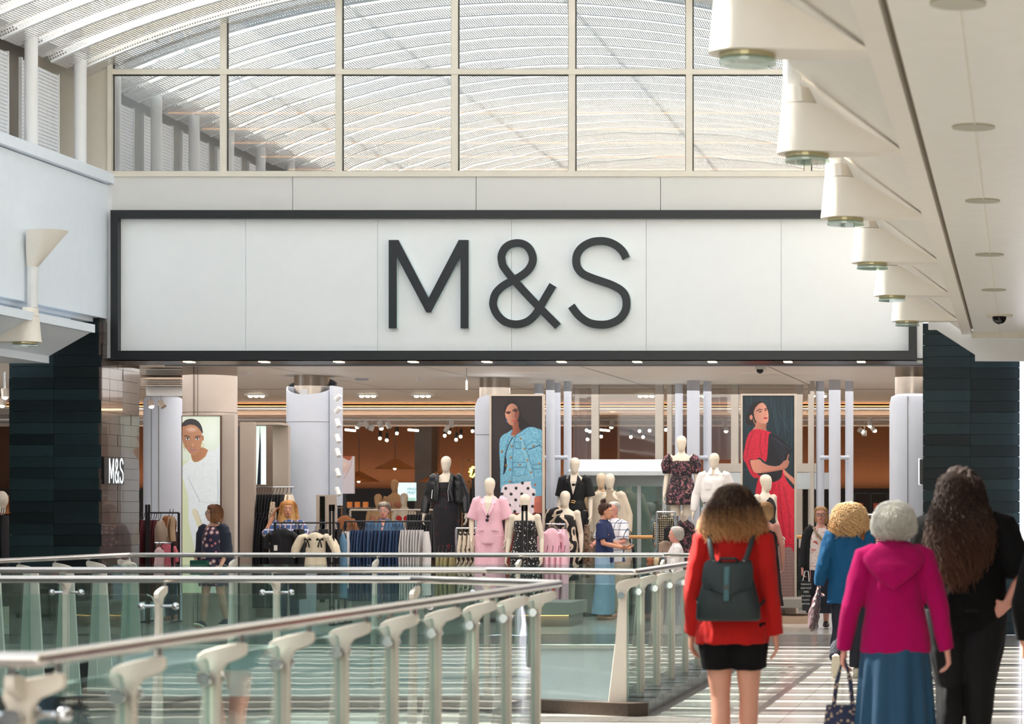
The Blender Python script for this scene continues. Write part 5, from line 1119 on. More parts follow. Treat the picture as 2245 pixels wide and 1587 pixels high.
# one shoulder dress
LEAF=pat('black_cream_leaf',(22,21,22),[('swirl',(226,208,186),2.2,.70)])
f=mann('mannequin in a one shoulder black dress with bold cream leaf print',1239,1076,35.7)
def osh(mb): mb.tube([(-.0,.0,1.36),(.10,0,1.42),(.19,-.01,1.38),(.235,-.02,1.26)],[.07,.07,.085,.075],14); mb.tube([(.2,0,1.38),(.25,-.02,1.24),(.26,-.01,1.12)],[.07,.09,.05],12)
f.top('leaf_dress',LEAF,[(.45,.19,.15,0),(.7,.19,.14,0),(.95,.185,.135,0),(1.12,.145,.11,0),(1.25,.155,.12,.01),(1.33,.15,.11,.01),(1.37,.12,.08,.0)],extra=osh,amp=.004)
# jumpsuit
f=mann('mannequin in a black short sleeved belted jumpsuit with a deep v neck',1260,1003,36.5)
f.top('jumpsuit_top',BLK,[(.95,.175,.125,0),(1.08,.138,.108,0),(1.2,.155,.118,0),(1.32,.165,.115,0),(1.39,.12,.085,-.01),(1.44,.07,.05,-.035)],{'L':((.072,.078,.085,0,0),.42),'R':((.072,.078,.085,0,0),.42)},amp=.004)
f.part(MB().add([(-.042,.058,1.44),(.042,.058,1.44),(0,.138,1.17),(-.05,.105,1.36),(.045,.105,1.36)],[(0,1,4,3),(3,4,2)]),'neck_opening',MQ)
for sg in (-1,1): f.part(MB().add([(sg*.05,.05,1.46),(sg*.12,.10,1.36),(sg*.07,.118,1.33),(sg*.0,.146,1.14),(sg*.045,.108,1.36)],[(0,1,2,4),(2,3,4)]),'lapel',BLK)
f.pants('jumpsuit_legs',BLK,(.11,.115,.115,.125,.135),wz=1.05,wa=.15,wb=.115); f.part(MB().rings(el([(1.04,.146,.114,0),(1.09,.142,.112,0)],24)),'belt',LEA); f.part(MB().tube([(-.03,.12,1.065),(-.015,.122,1.085),(.02,.122,1.085),(.03,.12,1.06),(-.02,.122,1.05)],.006,5),'buckle',mat('gold',(220,180,120),.25,1))
# beige pair
f=mann('tan mannequin in a short sleeved caramel top, half behind the beige blazer mannequin',1318,1037,37.15,skin=mat('mannequin_tan',(210,188,162),.4)); f.top('caramel_top',mat('caramel_knit',(200,170,134),.8),[(.9,.16,.12,0),(1.1,.145,.11,0),(1.3,.165,.115,0),(1.4,.11,.08,-.01),(1.46,.055,.05,-.01)],{'L':((.07,.075,.07,0,0),.35),'R':((.07,.075,.07,0,0),.35)}); f.pants('beige_trousers',mat('beige_trouser',(198,182,160),.8))
f=mann('mannequin in an open beige blazer over a taupe vest',1337,1038,36.85,J=dict(elR=(.27,-.02,1.1),elL=(-.27,-.02,1.1),wrL=(-.28,.04,.84),wrR=(.28,.04,.84)))
f.top('taupe_vest',mat('taupe_knit',(162,146,126),.85),[(.92,.165,.12,0),(1.1,.145,.11,0),(1.3,.155,.115,0),(1.39,.10,.08,-.005),(1.46,.055,.052,-.005)])
mb=MB()
for sg in (-1,1): mb.tube([(sg*.10,-.0,1.43),(sg*.145,0,1.30),(sg*.155,0,1.1),(sg*.165,0,.78)],[.045,.06,.062,.075],14,ry=[.075,.12,.12,.13])
mb.rings(el([(.78,.18,.02,-.13),(1.1,.16,.02,-.12),(1.36,.15,.02,-.10),(1.46,.07,.02,-.06)]))
for e,sg in (('L',-1),('R',1)):
    a,b,c=f.J['sh'+e],f.J['el'+e],f.J['wr'+e]; mb.tube([a+V((-sg*.03,0,.01)),a,a.lerp(b,.5),b,b.lerp(c,.95)],[.068,.07,.064,.06,.05],14)
f.fuse(mb,'beige_blazer',mat('beige_linen',(216,202,182),.8),amp=.005); f.pants('beige_trousers',MT['beige_trouser'],(.11,.11,.11,.115,.12))
# floral dress, tall plinth
FLO=pat('floral_dark',(26,22,32),[('blob',(130,76,92),17,.58),('blob',(196,136,134),26,.62),('blob',(104,96,74),36,.64)])
f=mann('mannequin in a dark floral puff sleeved mini dress, standing highest on its stand',1494,955,36.4,h=1.8,legs=False)
def puff(mb):
    for sg in (-1,1): mb.tube([(sg*.14,0,1.40),(sg*.18,0,1.37),(sg*.215,-.01,1.28),(sg*.215,-.02,1.16)],[.062,.074,.080,.055],14)
f.top('floral_dress',FLO,[(.72,.23,.17,0),(.86,.215,.16,0),(1.02,.18,.13,0),(1.13,.145,.11,0),(1.25,.155,.12,.008),(1.34,.15,.11,.005)],extra=puff,amp=.010,nsc=(16,16,3))
for sg in (-1,1): f.part(MB().tube([(sg*.085,0,.78),(sg*.085,0,.56)],[.075,.068],16),'thigh',MQ)
f.part(MB().tube([(.06,0,.0-f.z0),(.06,0,.60)],.014,8),'stand_pole',CHROME)
# maxi floral dress hanging below/behind
f=mann('mannequin form in a long dark floral skirt behind the tallest mannequin',1500,1118,36.8,h=1.55,arms=False,plinth=False,legs=False)
f.part(MB().tube([(0,0,-f.z0),(0,0,.2)],.02,8),'stand_pole',CHROME); f.skirt('floral_skirt',FLO,[(1.55,.05,.05,0),(1.45,.17,.11,0),(1.2,.20,.13,0),(.5,.25,.17,0),(.1,.27,.2,0)],11,.015); 
# white shirt
WS=mat('white_voile',(238,234,232),.7,var=.01,bump=.1,bscale=30)
f=mann('mannequin in a white shirt with belt and pale blue jeans',1566,993,36.0,J=dict(elL=(-.26,-.02,1.11),elR=(.26,-.02,1.11),wrL=(-.27,.05,.85),wrR=(.29,.05,.85)))
f.top('white_shirt',WS,[(1.0,.165,.125,0),(1.06,.19,.14,0),(1.2,.185,.135,0),(1.32,.178,.12,0),(1.39,.14,.09,-.01),(1.45,.07,.06,-.015),(1.49,.05,.05,-.015)],{'L':((.068,.066,.06,.058,.042),.95),'R':((.068,.066,.06,.058,.042),.95)},amp=.006)
f.part(MB().add([(-.03,.05,1.47),(.03,.05,1.47),(0,.125,1.28)],[(0,1,2)]),'neck_opening',MQ)
for sg in (-1,1):
    f.part(MB().add([(sg*.02,.045,1.50),(sg*.055,.03,1.50),(sg*.085,.085,1.40),(sg*.02,.11,1.40)],[(0,1,2,3)]),'collar',WS); f.part(MB().box(sg*.08-.045,sg*.08+.045,.133,.145,1.19,1.28),'pocket',WS)
f.pants('pale_jeans',mat('pale_denim',(150,172,190),.8,var=.08),(.105,.095,.08,.085,.09),wz=1.03,wa=.155,wb=.12); f.part(MB().rings(el([(.995,.158,.122,0),(1.03,.156,.12,0)],24)),'belt',BLK)
# black dress mannequin, turned
f=mann('mannequin turned aside in a sleeveless black dress before the red poster',1679,1040,34.6,rz=PI+.95)
f.top('black_dress',BLK,[(.30,.20,.16,0),(.7,.185,.14,0),(.95,.182,.135,0),(1.12,.14,.108,0),(1.25,.152,.12,.01),(1.34,.13,.10,.0),(1.40,.09,.075,-.01)])
for sg in (-1,1): f.part(MB().tube([(sg*.07,.06,1.36),(sg*.075,.0,1.43),(sg*.07,-.05,1.38)],.008,6),'shoulder_strap',BLK)
# lingerie busts in the background
for px,py,h,lab,hd in ((865,1052,1.15,'tall bare bust form with head under the upper rattan lamp',1),(829,1084,.95,'small bust form left of the tall one',1),(886,1082,.95,'bust form with red bra right of the tall one',1)):
    Y={865:44.6,829:44.0,886:43.9}[px]; c=P(px,py,Y); f=Fig('bust_form',lab,(c.x,Y,c.z-1.70),1.70,PI,cat='mannequin',group='lingerie bust forms',vs=.012)
    mb=MB(); mb.rings(el(TOR[2:])); f.head(mb,True)
    for x in (-.068,.068): mb.ball((x,.065,1.25),.06,12)
    for sg in (-1,1): mb.tube([(sg*.15,0,1.39),(sg*.185,-.01,1.3),(sg*.20,-.02,1.05)],[.05,.045,.038],12)
    f.fuse(mb,'body',MQW if px!=886 else MQ)
    mb=MB()
    for x in (-.068,.068): mb.ball((x,.075,1.245),.062,12)
    f.part(mb,'bra',mat('bra_red',(205,40,44),.6) if px==886 else mat('bra_blush',(206,140,120),.6),smooth=True)
    f.part(MB().box(-.12,.12,-.1,.1,.0-c.z+1.70,.96),'stand',MT['dark_shelving'])
# plinths
for i,(a,b,z,Y,lab) in enumerate(((930,1030,.60,35.95,'under the leather jacket mannequin'),(1040,1105,.28,34.35,'under the pink suit mannequin'),(1215,1300,.58,36.15,'under the black jumpsuit mannequin'),(1308,1372,.34,36.5,'under the beige blazer mannequin'),(1530,1600,.64,35.6,'under the white shirt mannequin'),(1650,1712,.32,34.3,'under the sleeveless black dress mannequin'))):
    t=thing('plinth','grey display plinth %s'%lab,'plinth',(X((a+b)/2,Y),Y+.35,0),'mannequin plinths'); bx('block',PL,(X(a,Y),X(b,Y),Y,Y+.75,.06,z),t); bx('recessed_foot',BLACK,(X(a,Y)+.04,X(b,Y)-.04,Y+.04,Y+.7,0,.06),t)
t=thing('plinth','low grey plinth with a warm light strip along its foot, seen through the glass','plinth',(X(1215,33),33,0)); bx('block',PL,(X(1120,33),X(1252,33),33,34.2,.16,.33),t); bx('block',PL,(X(1120,33),X(1246,33),33.05,34.1,.0,.15),t); bx('light_strip',wm,(X(1125,33),X(1246,33),33.0,33.03,.15,.158),t)
t=thing('plinth','grey stepped plinth right of the red poster base','plinth',(X(1735,34),34,0)); bx('block',PL,(X(1705,34),X(1775,34),34,35,.22,.34),t); bx('block',mat('plinth_tan',(190,165,140),.5),(X(1705,34),X(1772,34),33.9,35,0,.10),t)
# ---------------------------------------------------------------- clothes rails
HG=mat('hanger_black',(26,26,30),.4)
def side_garment(t_name,label,group,px,Y,z0,z1,w,d,m,cat='clothes'):
    x=X(px,Y); t=thing(t_name,label,cat,(x,Y,z0),group); n=14; R=[]; ph=random.random()*6
    for k in range(9):
        u=k/8; z=z1+(z0-z1)*u; a=w*(.55+.45*min(1,u*4))*(1+.1*math.sin(ph+u*5)); b=d*(.55+.45*min(1,u*5)); xo=.006*math.sin(ph*2+u*7)
        R.append([(x+xo+a*math.cos(q)*(1+.18*math.sin(3*q+ph)),Y+b*math.sin(q),z) for q in [2*PI*i/n for i in range(n)]])
    MB().rings(R).build('cloth',m,t,smooth=True,ang=1.2)
    MB().tube([(x,Y-d*.5,z1-.01),(x,Y-.02,z1+.03),(x,Y,z1+.05),(x+.004,Y,z1+.09),(x+.002,Y+.015,z1+.105)],.005,5).build('hanger',HG,t)
    return t
def rail_rack(label,px0,px1,py,Y,m=HG,th=.012,feet=True):
    t=thing('clothes_rail',label,'clothes rail',(X((px0+px1)/2,Y),Y,0)); a,b=P(px0,py,Y),P(px1,py,Y); MB().tube([a,b],th,8).build('bar',m,t)
    if feet:
        for q in (a,b): bx('post',m,(q.x-.014,q.x+.014,Y-.014,Y+.014,0,q.z),t); bx('foot',m,(q.x-.014,q.x+.014,Y-.3,Y+.3,0,.025),t)
    return t
DN=mat('dark_denim',(38,58,92),.85,var=.15,scale=15,bump=.2,bscale=200); DN2=mat('mid_denim',(52,78,116),.85,var=.15,scale=15); GRY=mat('stone_twill',(208,204,204),.85,var=.03); BLKC=mat('rail_black',(20,20,25),.85,var=.3)
Y=34.0; rail_rack('black clothes rail of jeans and pale trousers in front of the man',757,944,1143,Y)
zr=Z(1143,Y)-.12; random.seed(3)
for i,px in enumerate((771,777,783,790,797,804,812,820,828,836,844,852,860,868,875)): side_garment('jeans','dark blue jeans on the middle rail, %s from the left'%ORD[i],'dark jeans on the middle rail',px,Y,.32,zr-.01*random.random(),.028,.19,DN if i%3 else DN2)
for i,px in enumerate((882,888,894,900,906,912,918,924)): side_garment('trousers','pale stone trousers on the middle rail, %s from the left'%ORD[i],'pale trousers on the middle rail',px,Y,.34,zr,.022,.18,GRY)
for i,px in enumerate((753,760,766)): side_garment('trousers','pale grey trousers left of the jeans, %s from the left'%ORD[i],'pale trousers at the left end',px,Y-.1,.5,zr-.02,.024,.15,GRY)
t=side_garment('button_skirt','pale stone skirt with a row of buttons at the right end of the jeans rail',None,936,Y-.1,.4,zr-.02,.055,.12,GRY)
for k in range(5): MB().ball((X(936,Y),Y-.225,1.05-.15*k),.008,8).build('button',mat('gold',(220,180,120),.25,1),t)
# hooks along the rail
# front black clothes with the cream blouse
Y=33.6; rail_rack('black clothes rail with the cream bow blouse hung on its end',603,742,1146,Y)
t=thing('rail_end_frame','tall black double post frame beside the cream bow blouse','rack',(X(727,33.3),33.3,0)); 
for a in (723,730.5): bx('post',HG,(X(a,33.3)-.012,X(a,33.3)+.012,33.3,33.33,0,Z(1108,33.3)),t)
bx('head',HG,pbox(721,733,1106,1120,33.3,.03),t)
for k in range(4): bx('rung',HG,(X(723,33.3),X(731,33.3),33.3,33.32,.25+.2*k,.27+.2*k),t)
def hang_top(name,label,px,py,Y,w,L,m,sl=None,amp=.006,rz=0,d=.05,group=None,cat='clothes'):
    c=P(px,py,Y); t=thing(name,label,cat,(c.x,Y,c.z-L),group,rz); mb=MB()
    mb.rings([[(a*math.cos(q),d*b*math.sin(q),z) for q in [2*PI*i/26 for i in range(26)]] for z,a,b in ((0,w*.95,1),(L*.3,w*.86,1),(L*.7,w*.82,1),(L*.88,w*.86,.9),(L*.96,w*.5,.7),(L,w*.25,.5))])
    if sl:
        for sg in (-1,1): mb.tube([(sg*w*.7,0,L*.9)]+[(sg*w*a,0,L*b) for a,b in sl[0]],sl[1],14,ry=[q*.6 for q in sl[1]])
    fuse(mb,'cloth',m,t,.010,3,amp,(16,16,5))
    MB().tube([(-w*.7,0,L*.93),(-.02,0,L*1.0+.02),(.02,0,L*1.0+.02),(w*.7,0,L*.93)],.007,6).tube([(0,0,L+.02),(0,0,L+.08),(.015,0,L+.10)],.004,5).build('hanger',HG,t,local=True)
    return t
t=hang_top('blouse','cream spotted puff sleeve blouse with two black bows, hung facing out',692,1168,33.35,.17,.50,pat('cream_spot',(228,214,190),[('dot',(170,150,125),70,.16)]),([(1.15,.86),(1.55,.6),(1.75,.38),(1.62,.33)],[.07,.09,.10,.085,.04]),.010,d=.08)
for sg in (-1,1):
    x=sg*.085; b=MB()
    for s2 in (-1,1): b.tube([(x,-.09,.40),(x+s2*.03,-.095,.415),(x+s2*.048,-.095,.40)],[.006,.016,.013],8,ry=.006,up=(0,1,0)); b.tube([(x,-.09,.40),(x+s2*.016,-.095,.35),(x+s2*.024,-.095,.30)],[.006,.009,.011],6,ry=.004,up=(0,1,0))
    b.build('bow',BLKC,t,local=True)
hang_top('black_shirt','plain black top on a hanger facing out, left of the cream blouse',618,1160,33.5,.2,.62,BLKC,([(1.05,.8),(1.1,.55)],[.07,.065,.055]),.008)
bx('swing_tag',mat('tag_card',(232,228,220),.6),pbox(600.5,608,1195,1207,33.38,.004),label='small white swing tag hanging on the plain black top',cat='tag')
for i,px in enumerate((648,655,662,705,715,738,744)): side_garment('black_garment','black garment behind the cream blouse, %s from the left'%ORD[i],'black clothes behind the blouse',px,33.8,.35,Z(1160,33.8),.026,.19,BLKC)
t=hang_top('denim_dress','light blue denim garment hanging aslant right of the cream blouse',752,1170,33.7,.07,.9,mat('light_denim',(92,130,160),.85,var=.12),None,.008)
# bay clothes
for i,px in enumerate((563,569,575,581,587,593,600,607,614,621)): side_garment('black_garment','black garment, upper row of the taupe bay, %s from the left'%ORD[i],'black clothes of the bay, upper row',px,34.8,.95,Z(1084,34.8),.028,.18,BLKC)
for i,px in enumerate((563,570,577,584,591,598,606)): side_garment('black_garment','black garment, lower row of the taupe bay, %s from the left'%ORD[i],'black clothes of the bay, lower row',px,34.6,.2,Z(1140,34.6),.032,.18,BLKC)
for i,px in enumerate((630,638)): side_garment('top','cream ribbed top at the right end of the taupe bay rail, %s from the left'%ORD[i],'cream tops in the bay',px,34.6,1.15,Z(1084,34.6),.035,.15,mat('cream_rib',(218,206,186),.85))
side_garment('animal_print_top','animal print top hanging in the taupe bay',None,597,34.4,.9,Z(1100,34.4),.035,.14,pat('animal',(196,176,150),[('blob',(60,44,38),28,.56)]))
# left rail of dark red clothes
rail_rack('dark clothes rail of burgundy clothes beside the left pier',322,392,1124,34.4)
for px in (320,326): bx('post',HG,(X(px,33.9)-.012,X(px,33.9)+.012,33.9,33.93,0,Z(1106,33.9)),label='tall black rack post beside the burgundy clothes '+('left' if px==320 else 'right'),cat='post')
BG=mat('burgundy',(86,26,34),.8,var=.2)
for i,px in enumerate((310,316,332,338,343)): side_garment('dress','burgundy dress hanging beside the left pier, %s from the left'%ORD[i],'burgundy dresses at the left',px,34.4,.3,Z(1140,34.4),.03,.18,BG)
side_garment('jacket','taupe jacket hanging at the end of the burgundy rail',None,352,34.2,.95,Z(1142,34.2),.07,.16,mat('taupe_cloth',(150,132,116),.8))
for i,px in enumerate((372,379)): side_garment('belt_top','beige strappy top hanging right on the burgundy rail, %s from the left'%ORD[i],'beige tops left',px,34.5,1.15,Z(1132,34.5),.012,.1,mat('beige_strap',(190,160,130),.8))
hang_top('pink_shirt','rose pink top hung low at the left beside the burgundy clothes',366,1192,33.7,.13,.42,mat('rose_pink',(226,120,140),.85,var=.08),([(1.0,.7),(1.1,.4)],[.05,.05,.04]),.01); hang_top('pale_pink_shirt','pale pink top hung in front of the rose pink one',349,1200,33.6,.08,.45,mat('pale_pink',(232,200,206),.85),None,.01)
# pink blazers and print skirts
t=hang_top('pink_blazer','pink blazer hung facing out in front of the pink blazer rail',1209,1158,35.0,.16,.62,PK,([(1.1,.78),(1.18,.4),(1.2,.18)],[.06,.056,.05,.045]),.006,rz=.5)
rail_rack('short chrome rail carrying the pink blazers',1198,1240,1149,35.3,CHROME)
for i,px in enumerate((1221,1227,1233,1239)): side_garment('pink_blazer','pink blazer seen edge on behind the front facing one, %s from the left'%ORD[i],'pink blazers',px,35.3,.62,Z(1160,35.3),.045,.2,PK)
for i,px in enumerate((1200,1212,1225,1238)): side_garment('pink_trousers','pink trousers hanging low beside the pink blazers, %s from the left'%ORD[i],'pink trousers',px,34.9,.2,.98,.05,.16,PK)
rail_rack('rail of black and cream leaf print skirts left of the pink suit',1000,1048,1158,35.2,CHROME)
LP2=pat('cream_black_leaf',(224,212,192),[('swirl',(34,32,32),3.2,.80)])
for i,px in enumerate((1010,1020,1030,1040)): side_garment('print_skirt','cream skirt with black leaf print on the chrome rail, %s from the left'%ORD[i],'leaf print skirts',px,35.2,.35,Z(1166,35.2),.042,.15,LP2)
for i,px in enumerate((962,970,979,990)): side_garment('pleated_skirt','olive and beige pleated skirt low on the display, %s from the left'%ORD[i],'pleated skirts',px,34.8,.25,Z(1212,34.8),.04,.14,mat('olive_beige',(150,140,100),.8,var=.35,stretch=(60,60,1)))
side_garment('fringed_scarf','long fringed patterned wrap hanging right of the jumpsuit',None,1287,36.4,.2,Z(1150,36.4),.06,.12,pat('fringe',(150,120,96),[('blob',(60,44,36),30,.55)]))
t=thing('sandwich_board','leaning cream and black display board behind the customers','board',(X(1378,36.7),36.7,0)); MB().add([P(1362,1150,36.8),P(1380,1150,36.8),P(1392,1240,36.6),P(1360,1325,36.6),P(1398,1325,36.6)],[(0,1,2,4,3)]).build('face',mat('cream_board',(222,205,186),.6),t); MB().tube([P(1371,1148,36.7),P(1388,1205,36.6),P(1398,1325,36.55)],.022,6).build('edge',BLACK,t)
# tweed jacket and bags near the seated customer
TW=pat('tweed',(200,184,150),[('lineX',(30,28,30),34,.5),('lineZ',(30,28,30),30,.35)])
hang_top('tweed_jacket','black and cream checked tweed jacket on the rail beside the floral mannequin',1457,1130,35.7,.13,.5,TW,([(1.05,.75),(1.15,.35)],[.055,.05,.045]),.008,rz=.4)
hang_top('black_bag','black soft bag hanging below the tweed jacket',1467,1155,35.4,.09,.2,BLKC,None,.006)
hang_top('taupe_bag','taupe leather tote behind the seated customer',1458,1185,35.5,.11,.3,mat('taupe_leather',(166,140,124),.6),None,.004)
for i,(px,c) in enumerate(((1425,(150,90,60)),(1440,(200,180,150)),(1452,(60,50,40)))): side_garment('scarf','small rolled scarf on the low table, %s from the left'%ORD[i],'scarves on the low table',px,35,Z(1240,35),Z(1222,35),.05,.06,mat('scarf_%d'%c[0],c,.8,var=.2))
# right hand rails
t=rail_rack('chrome clothes rail behind the blonde woman on the right',1890,1955,1128,34.2,CHROME)
for i,px in enumerate((1892,1900,1908,1916,1924,1932,1940,1948)): side_garment('striped_top','pink and white striped top on the right hand rail, %s from the left'%ORD[i],'striped tops on the right rail',px,34.2,.75,Z(1166,34.2),.028,.17,pat('pink_stripe',(226,204,200),[('lineZ',(180,84,84),28,.4)]))
for px in (2007,): bx('post',HG,(X(px,33.4)-.014,X(px,33.4)+.014,33.4,33.43,0,Z(1107,33.4)),label='single black rack post in front of the right white column',cat='post')
t=thing('umbrella_stand','black arms of a hanger stand left of the woman with glasses','stand',(X(1783,34.6),34.6,0)); b=MB()
for k in range(4): b.tube([P(1792,1160,34.6),P(1773+3*k,1150+4*k,34.6-.1*k)],.012,6)
b.build('arm',HG,t); MB().tube([P(1790,1158,34.6),(X(1790,34.6),34.6,0)],.014,8).build('post',HG,t)
rail_rack('pale shop rail in the middle distance behind the man',768,995,1118,38.5,mat('rail_taupe',(170,158,146),.5),.016)
for i in range(16): side_garment('dark_garment','dark garment on the pale rail behind the man, %s from the left'%ORD[i],'dark clothes behind the man',896+i*6,38.5,.8,Z(1128,38.5),.03,.15,BLKC)
hang_top('brown_jacket','brown jacket hung on the pale rail left of the man',756,1130,38.3,.16,.6,mat('brown_suede',(140,84,44),.8),([(1.1,.7),(1.2,.4)],[.06,.055,.05]),.006)
t=thing('mirror_stand','tall grey framed mirror panel behind the cream blouse','mirror',(X(708,34.8),34.8,0)); bx('frame',TAUPE,(X(693,34.8),X(735,34.8),34.8,34.88,0,Z(1085,34.8)),t); bx('mirror',mat('mirror_dark',(60,68,64),.05,1),pbox(701,712,1088,1320,34.79,.01),t)
# ---------------------------------------------------------------- customers in the shop
def cust(label,px,py,Y,rz,J=None,sk=SK3,**k):
    return Fig('person',label,(X(px,Y),Y,0),Z(py,Y)-.0,rz,J,vs=.0105)
NV=mat('navy_cloth',(32,40,58),.8,var=.12)
BOB=[(.118,.03,.03,-.01),(.105,.065,.075,-.01),(.07,.088,.098,-.014),(.02,.098,.10,-.028),(-.04,.106,.092,-.035),(-.10,.115,.085,-.035),(-.135,.11,.075,-.035)]
f=cust('woman with a brown bob and glasses in a navy jacket and spotted dress, looking left',468,1108,32.7,PI-.25,dict(yaw=-.95,knL=(-.10,-.02,.49),anL=(-.13,-.12,.12),knR=(.09,.05,.49),anR=(.11,.08,.085),wrL=(-.20,.14,.86),wrR=(.245,.10,.86)))
f.body(mat('skin_tan',(206,160,140),.5)); f.face((90,60,40),'dark')
SP_=pat('spot_dress',(34,36,62),[('ring',(200,120,130),13,.36),('dot',(222,212,205),13,.26)])
f.top('spotted_dress',SP_,[(.58,.21,.15,0),(.62,.212,.155,0),(.85,.20,.145,0),(1.0,.19,.14,0),(1.15,.165,.13,0),(1.28,.165,.13,0),(1.37,.14,.095,0),(1.42,.07,.06,0)],amp=.005)
mb=MB()
for sg in (-1,1): mb.tube([(sg*.10,-.0,1.42),(sg*.145,0,1.30),(sg*.155,-.005,1.1),(sg*.175,-.01,.86)],[.05,.068,.07,.08],14,ry=[.075,.125,.125,.14])
mb.rings(el([(.86,.18,.02,-.13),(1.1,.16,.02,-.125),(1.36,.15,.02,-.10),(1.45,.07,.02,-.05)]))
for e,sg in (('L',-1),('R',1)):
    a,b,c=f.J['sh'+e],f.J['el'+e],f.J['wr'+e]; mb.tube([a+V((-sg*.03,0,.01)),a,a.lerp(b,.5),b,b.lerp(c,.55)],[.066,.068,.064,.06,.058],14)
f.fuse(mb,'navy_jacket',NV,amp=.006); f.shoes(mat('navy_canvas',(30,40,64),.7),fp=(-.0,.35),sole=mat('sole_cream',(225,215,195),.6))
f.hair(hairmat('hair_bob_brown',(92,58,38),(150,104,70),-.15,.1),BOB,strands=420,gap=.95,wave=.002,spread=.008,r=.003)
f.part(MB().box(-.02,.24,.12,.2,.74,.94),'green_bag',mat('green_bag',(24,84,70),.6))
f=cust('woman with long auburn hair in a dark brown top browsing at the left rail',374,1130,34.9,1.5,dict(yaw=.3,elL=(-.22,.10,1.14),wrL=(-.12,.33,1.10),elR=(.22,.10,1.14),wrR=(.12,.33,1.08),hc=(0,.05,1.58)))
f.body(SK3,curl=.6); f.face((80,40,20)); f.top('brown_top',mat('aubergine',(62,38,38),.85,var=.15),[(.85,.185,.14,0),(1.1,.16,.125,0),(1.3,.165,.12,0),(1.4,.12,.085,-.01),(1.47,.06,.055,-.01)],{'L':((.066,.066,.062,0,0),.46),'R':((.066,.066,.062,0,0),.46)}); f.pants('jeans',DN)
f.hair(hairmat('hair_auburn',(104,52,22),(160,96,50),-.2,.1),BOB[:-1]+[(-.18,.11,.07,-.03),(-.25,.08,.05,-.03)],strands=350,gap=1.0,spread=.01,r=.003)
f=cust('blonde woman in a blue checked shirt with one hand raised to her hair',632,1100,34.2,PI,dict(yaw=.25,elL=(-.3,.05,1.15),elR=(.30,.10,1.22),wrR=(.20,.04,1.50),wrL=(-.22,.15,.95)))
f.body(SK2,hn={'R':((-.35,-.1,1),(-1,0,.0),(0,1,0),.3)}); f.face((120,80,50)); 
f.top('checked_shirt',pat('plaid_blue',(62,88,140),[('lineX',(190,196,214),13,.25),('lineZ',(200,204,220),13,.25),('lineX',(150,70,70),13,.08)]),[(.85,.19,.14,0),(1.1,.17,.13,0),(1.3,.17,.125,0),(1.4,.12,.09,-.01),(1.46,.07,.06,-.01)],{'L':((.07,.07,.07,0,0),.5),'R':((.07,.07,.07,0,0),.5)}); f.pants('jeans',DN)
f.hair(hairmat('hair_golden',(196,138,80),(226,178,116),-.2,.1),[(.122,.03,.03,-.01),(.11,.07,.075,-.01),(.075,.098,.10,-.016),(.02,.110,.10,-.034),(-.05,.118,.088,-.042),(-.12,.13,.085,-.04),(-.19,.135,.08,-.03),(-.23,.10,.06,-.02)],strands=420,gap=.9,spread=.014,wave=.008,r=.003)
f=cust('grey haired man with glasses in a blue denim shirt behind the jeans rail',843,1103,35.4,PI,dict(pitch=-.06,yaw=.05,hc=(0,.02,1.60),shL=(-.2,0,1.38),shR=(.2,0,1.38),elL=(-.26,0,1.1),elR=(.26,0,1.1)))
f.body(SK3,bust=-.015); f.face((120,105,95),'grey'); f.top('denim_shirt',mat('denim_shirt_mid',(64,96,130),.85,var=.12,bump=.2,bscale=150),[(.85,.20,.15,0),(1.1,.19,.145,0),(1.28,.20,.14,0),(1.37,.19,.11,0),(1.42,.11,.085,-.01),(1.47,.075,.065,-.005)],{'L':((.078,.075,.07,.065,.055),.9),'R':((.078,.075,.07,.065,.055),.9)}); f.pants('jeans',DN2)
f.part(MB().add([(-.035,.075,1.455),(.035,.075,1.455),(0,.152,1.27)],[(0,1,2)]),'open_neck',SK3)
f.hair(hairmat('hair_grey_short',(168,156,142),(120,106,94),-.05,.1),[(.122,.03,.03,-.012),(.112,.06,.075,-.004),(.085,.083,.102,-.004),(.05,.088,.098,-.012),(.01,.084,.078,-.03),(-.04,.075,.055,-.045),(-.07,.05,.035,-.05)],strands=260,gap=.5,spread=.006,r=.0025,sl=(.2,.9))
f=cust('shop assistant with a hair bun, navy tee and wide pale jeans, facing right',1325,1104,35.2,-PI/2-.15,dict(elL=(-.20,.05,1.12),wrL=(-.13,.28,1.04),elR=(.20,.05,1.12),wrR=(.12,.30,1.06),hc=(0,.03,1.59),pitch=-.15))
f.body(SK2,hn={'L':((.1,1,.1),(.3,0,1),(-1,0,.3),.4),'R':((-.1,1,.05),(-.3,0,1),(1,0,.3),.4)}); f.face((40,25,20))
f.top('navy_tee',mat('navy_tee',(30,44,86),.85,var=.06),[(.84,.18,.135,0),(.95,.18,.135,0),(1.12,.15,.12,0),(1.27,.16,.125,0),(1.36,.155,.10,0),(1.42,.10,.08,-.01),(1.47,.06,.055,-.01)],{'L':((.066,.068,.07,0,0),.40),'R':((.066,.068,.07,0,0),.40)})
f.pants('pale_jeans',mat('pale_denim2',(146,176,204),.85,var=.10,scale=10),(.115,.115,.12,.13,.145),wz=.98)
def bun(mb): mb.ball((0,-.07,.135),.042,12,(1.1,1,.9)); mb.ball((.02,-.05,.155),.03,10)
f.hair(hairmat('hair_bun',(52,30,24),(96,60,44),-.1,.15),[(.116,.03,.03,-.01),(.105,.062,.072,-.012),(.07,.082,.094,-.02),(.02,.084,.085,-.035),(-.03,.07,.06,-.045),(-.07,.04,.035,-.05)],strands=180,gap=.8,extra=bun,spread=.004)
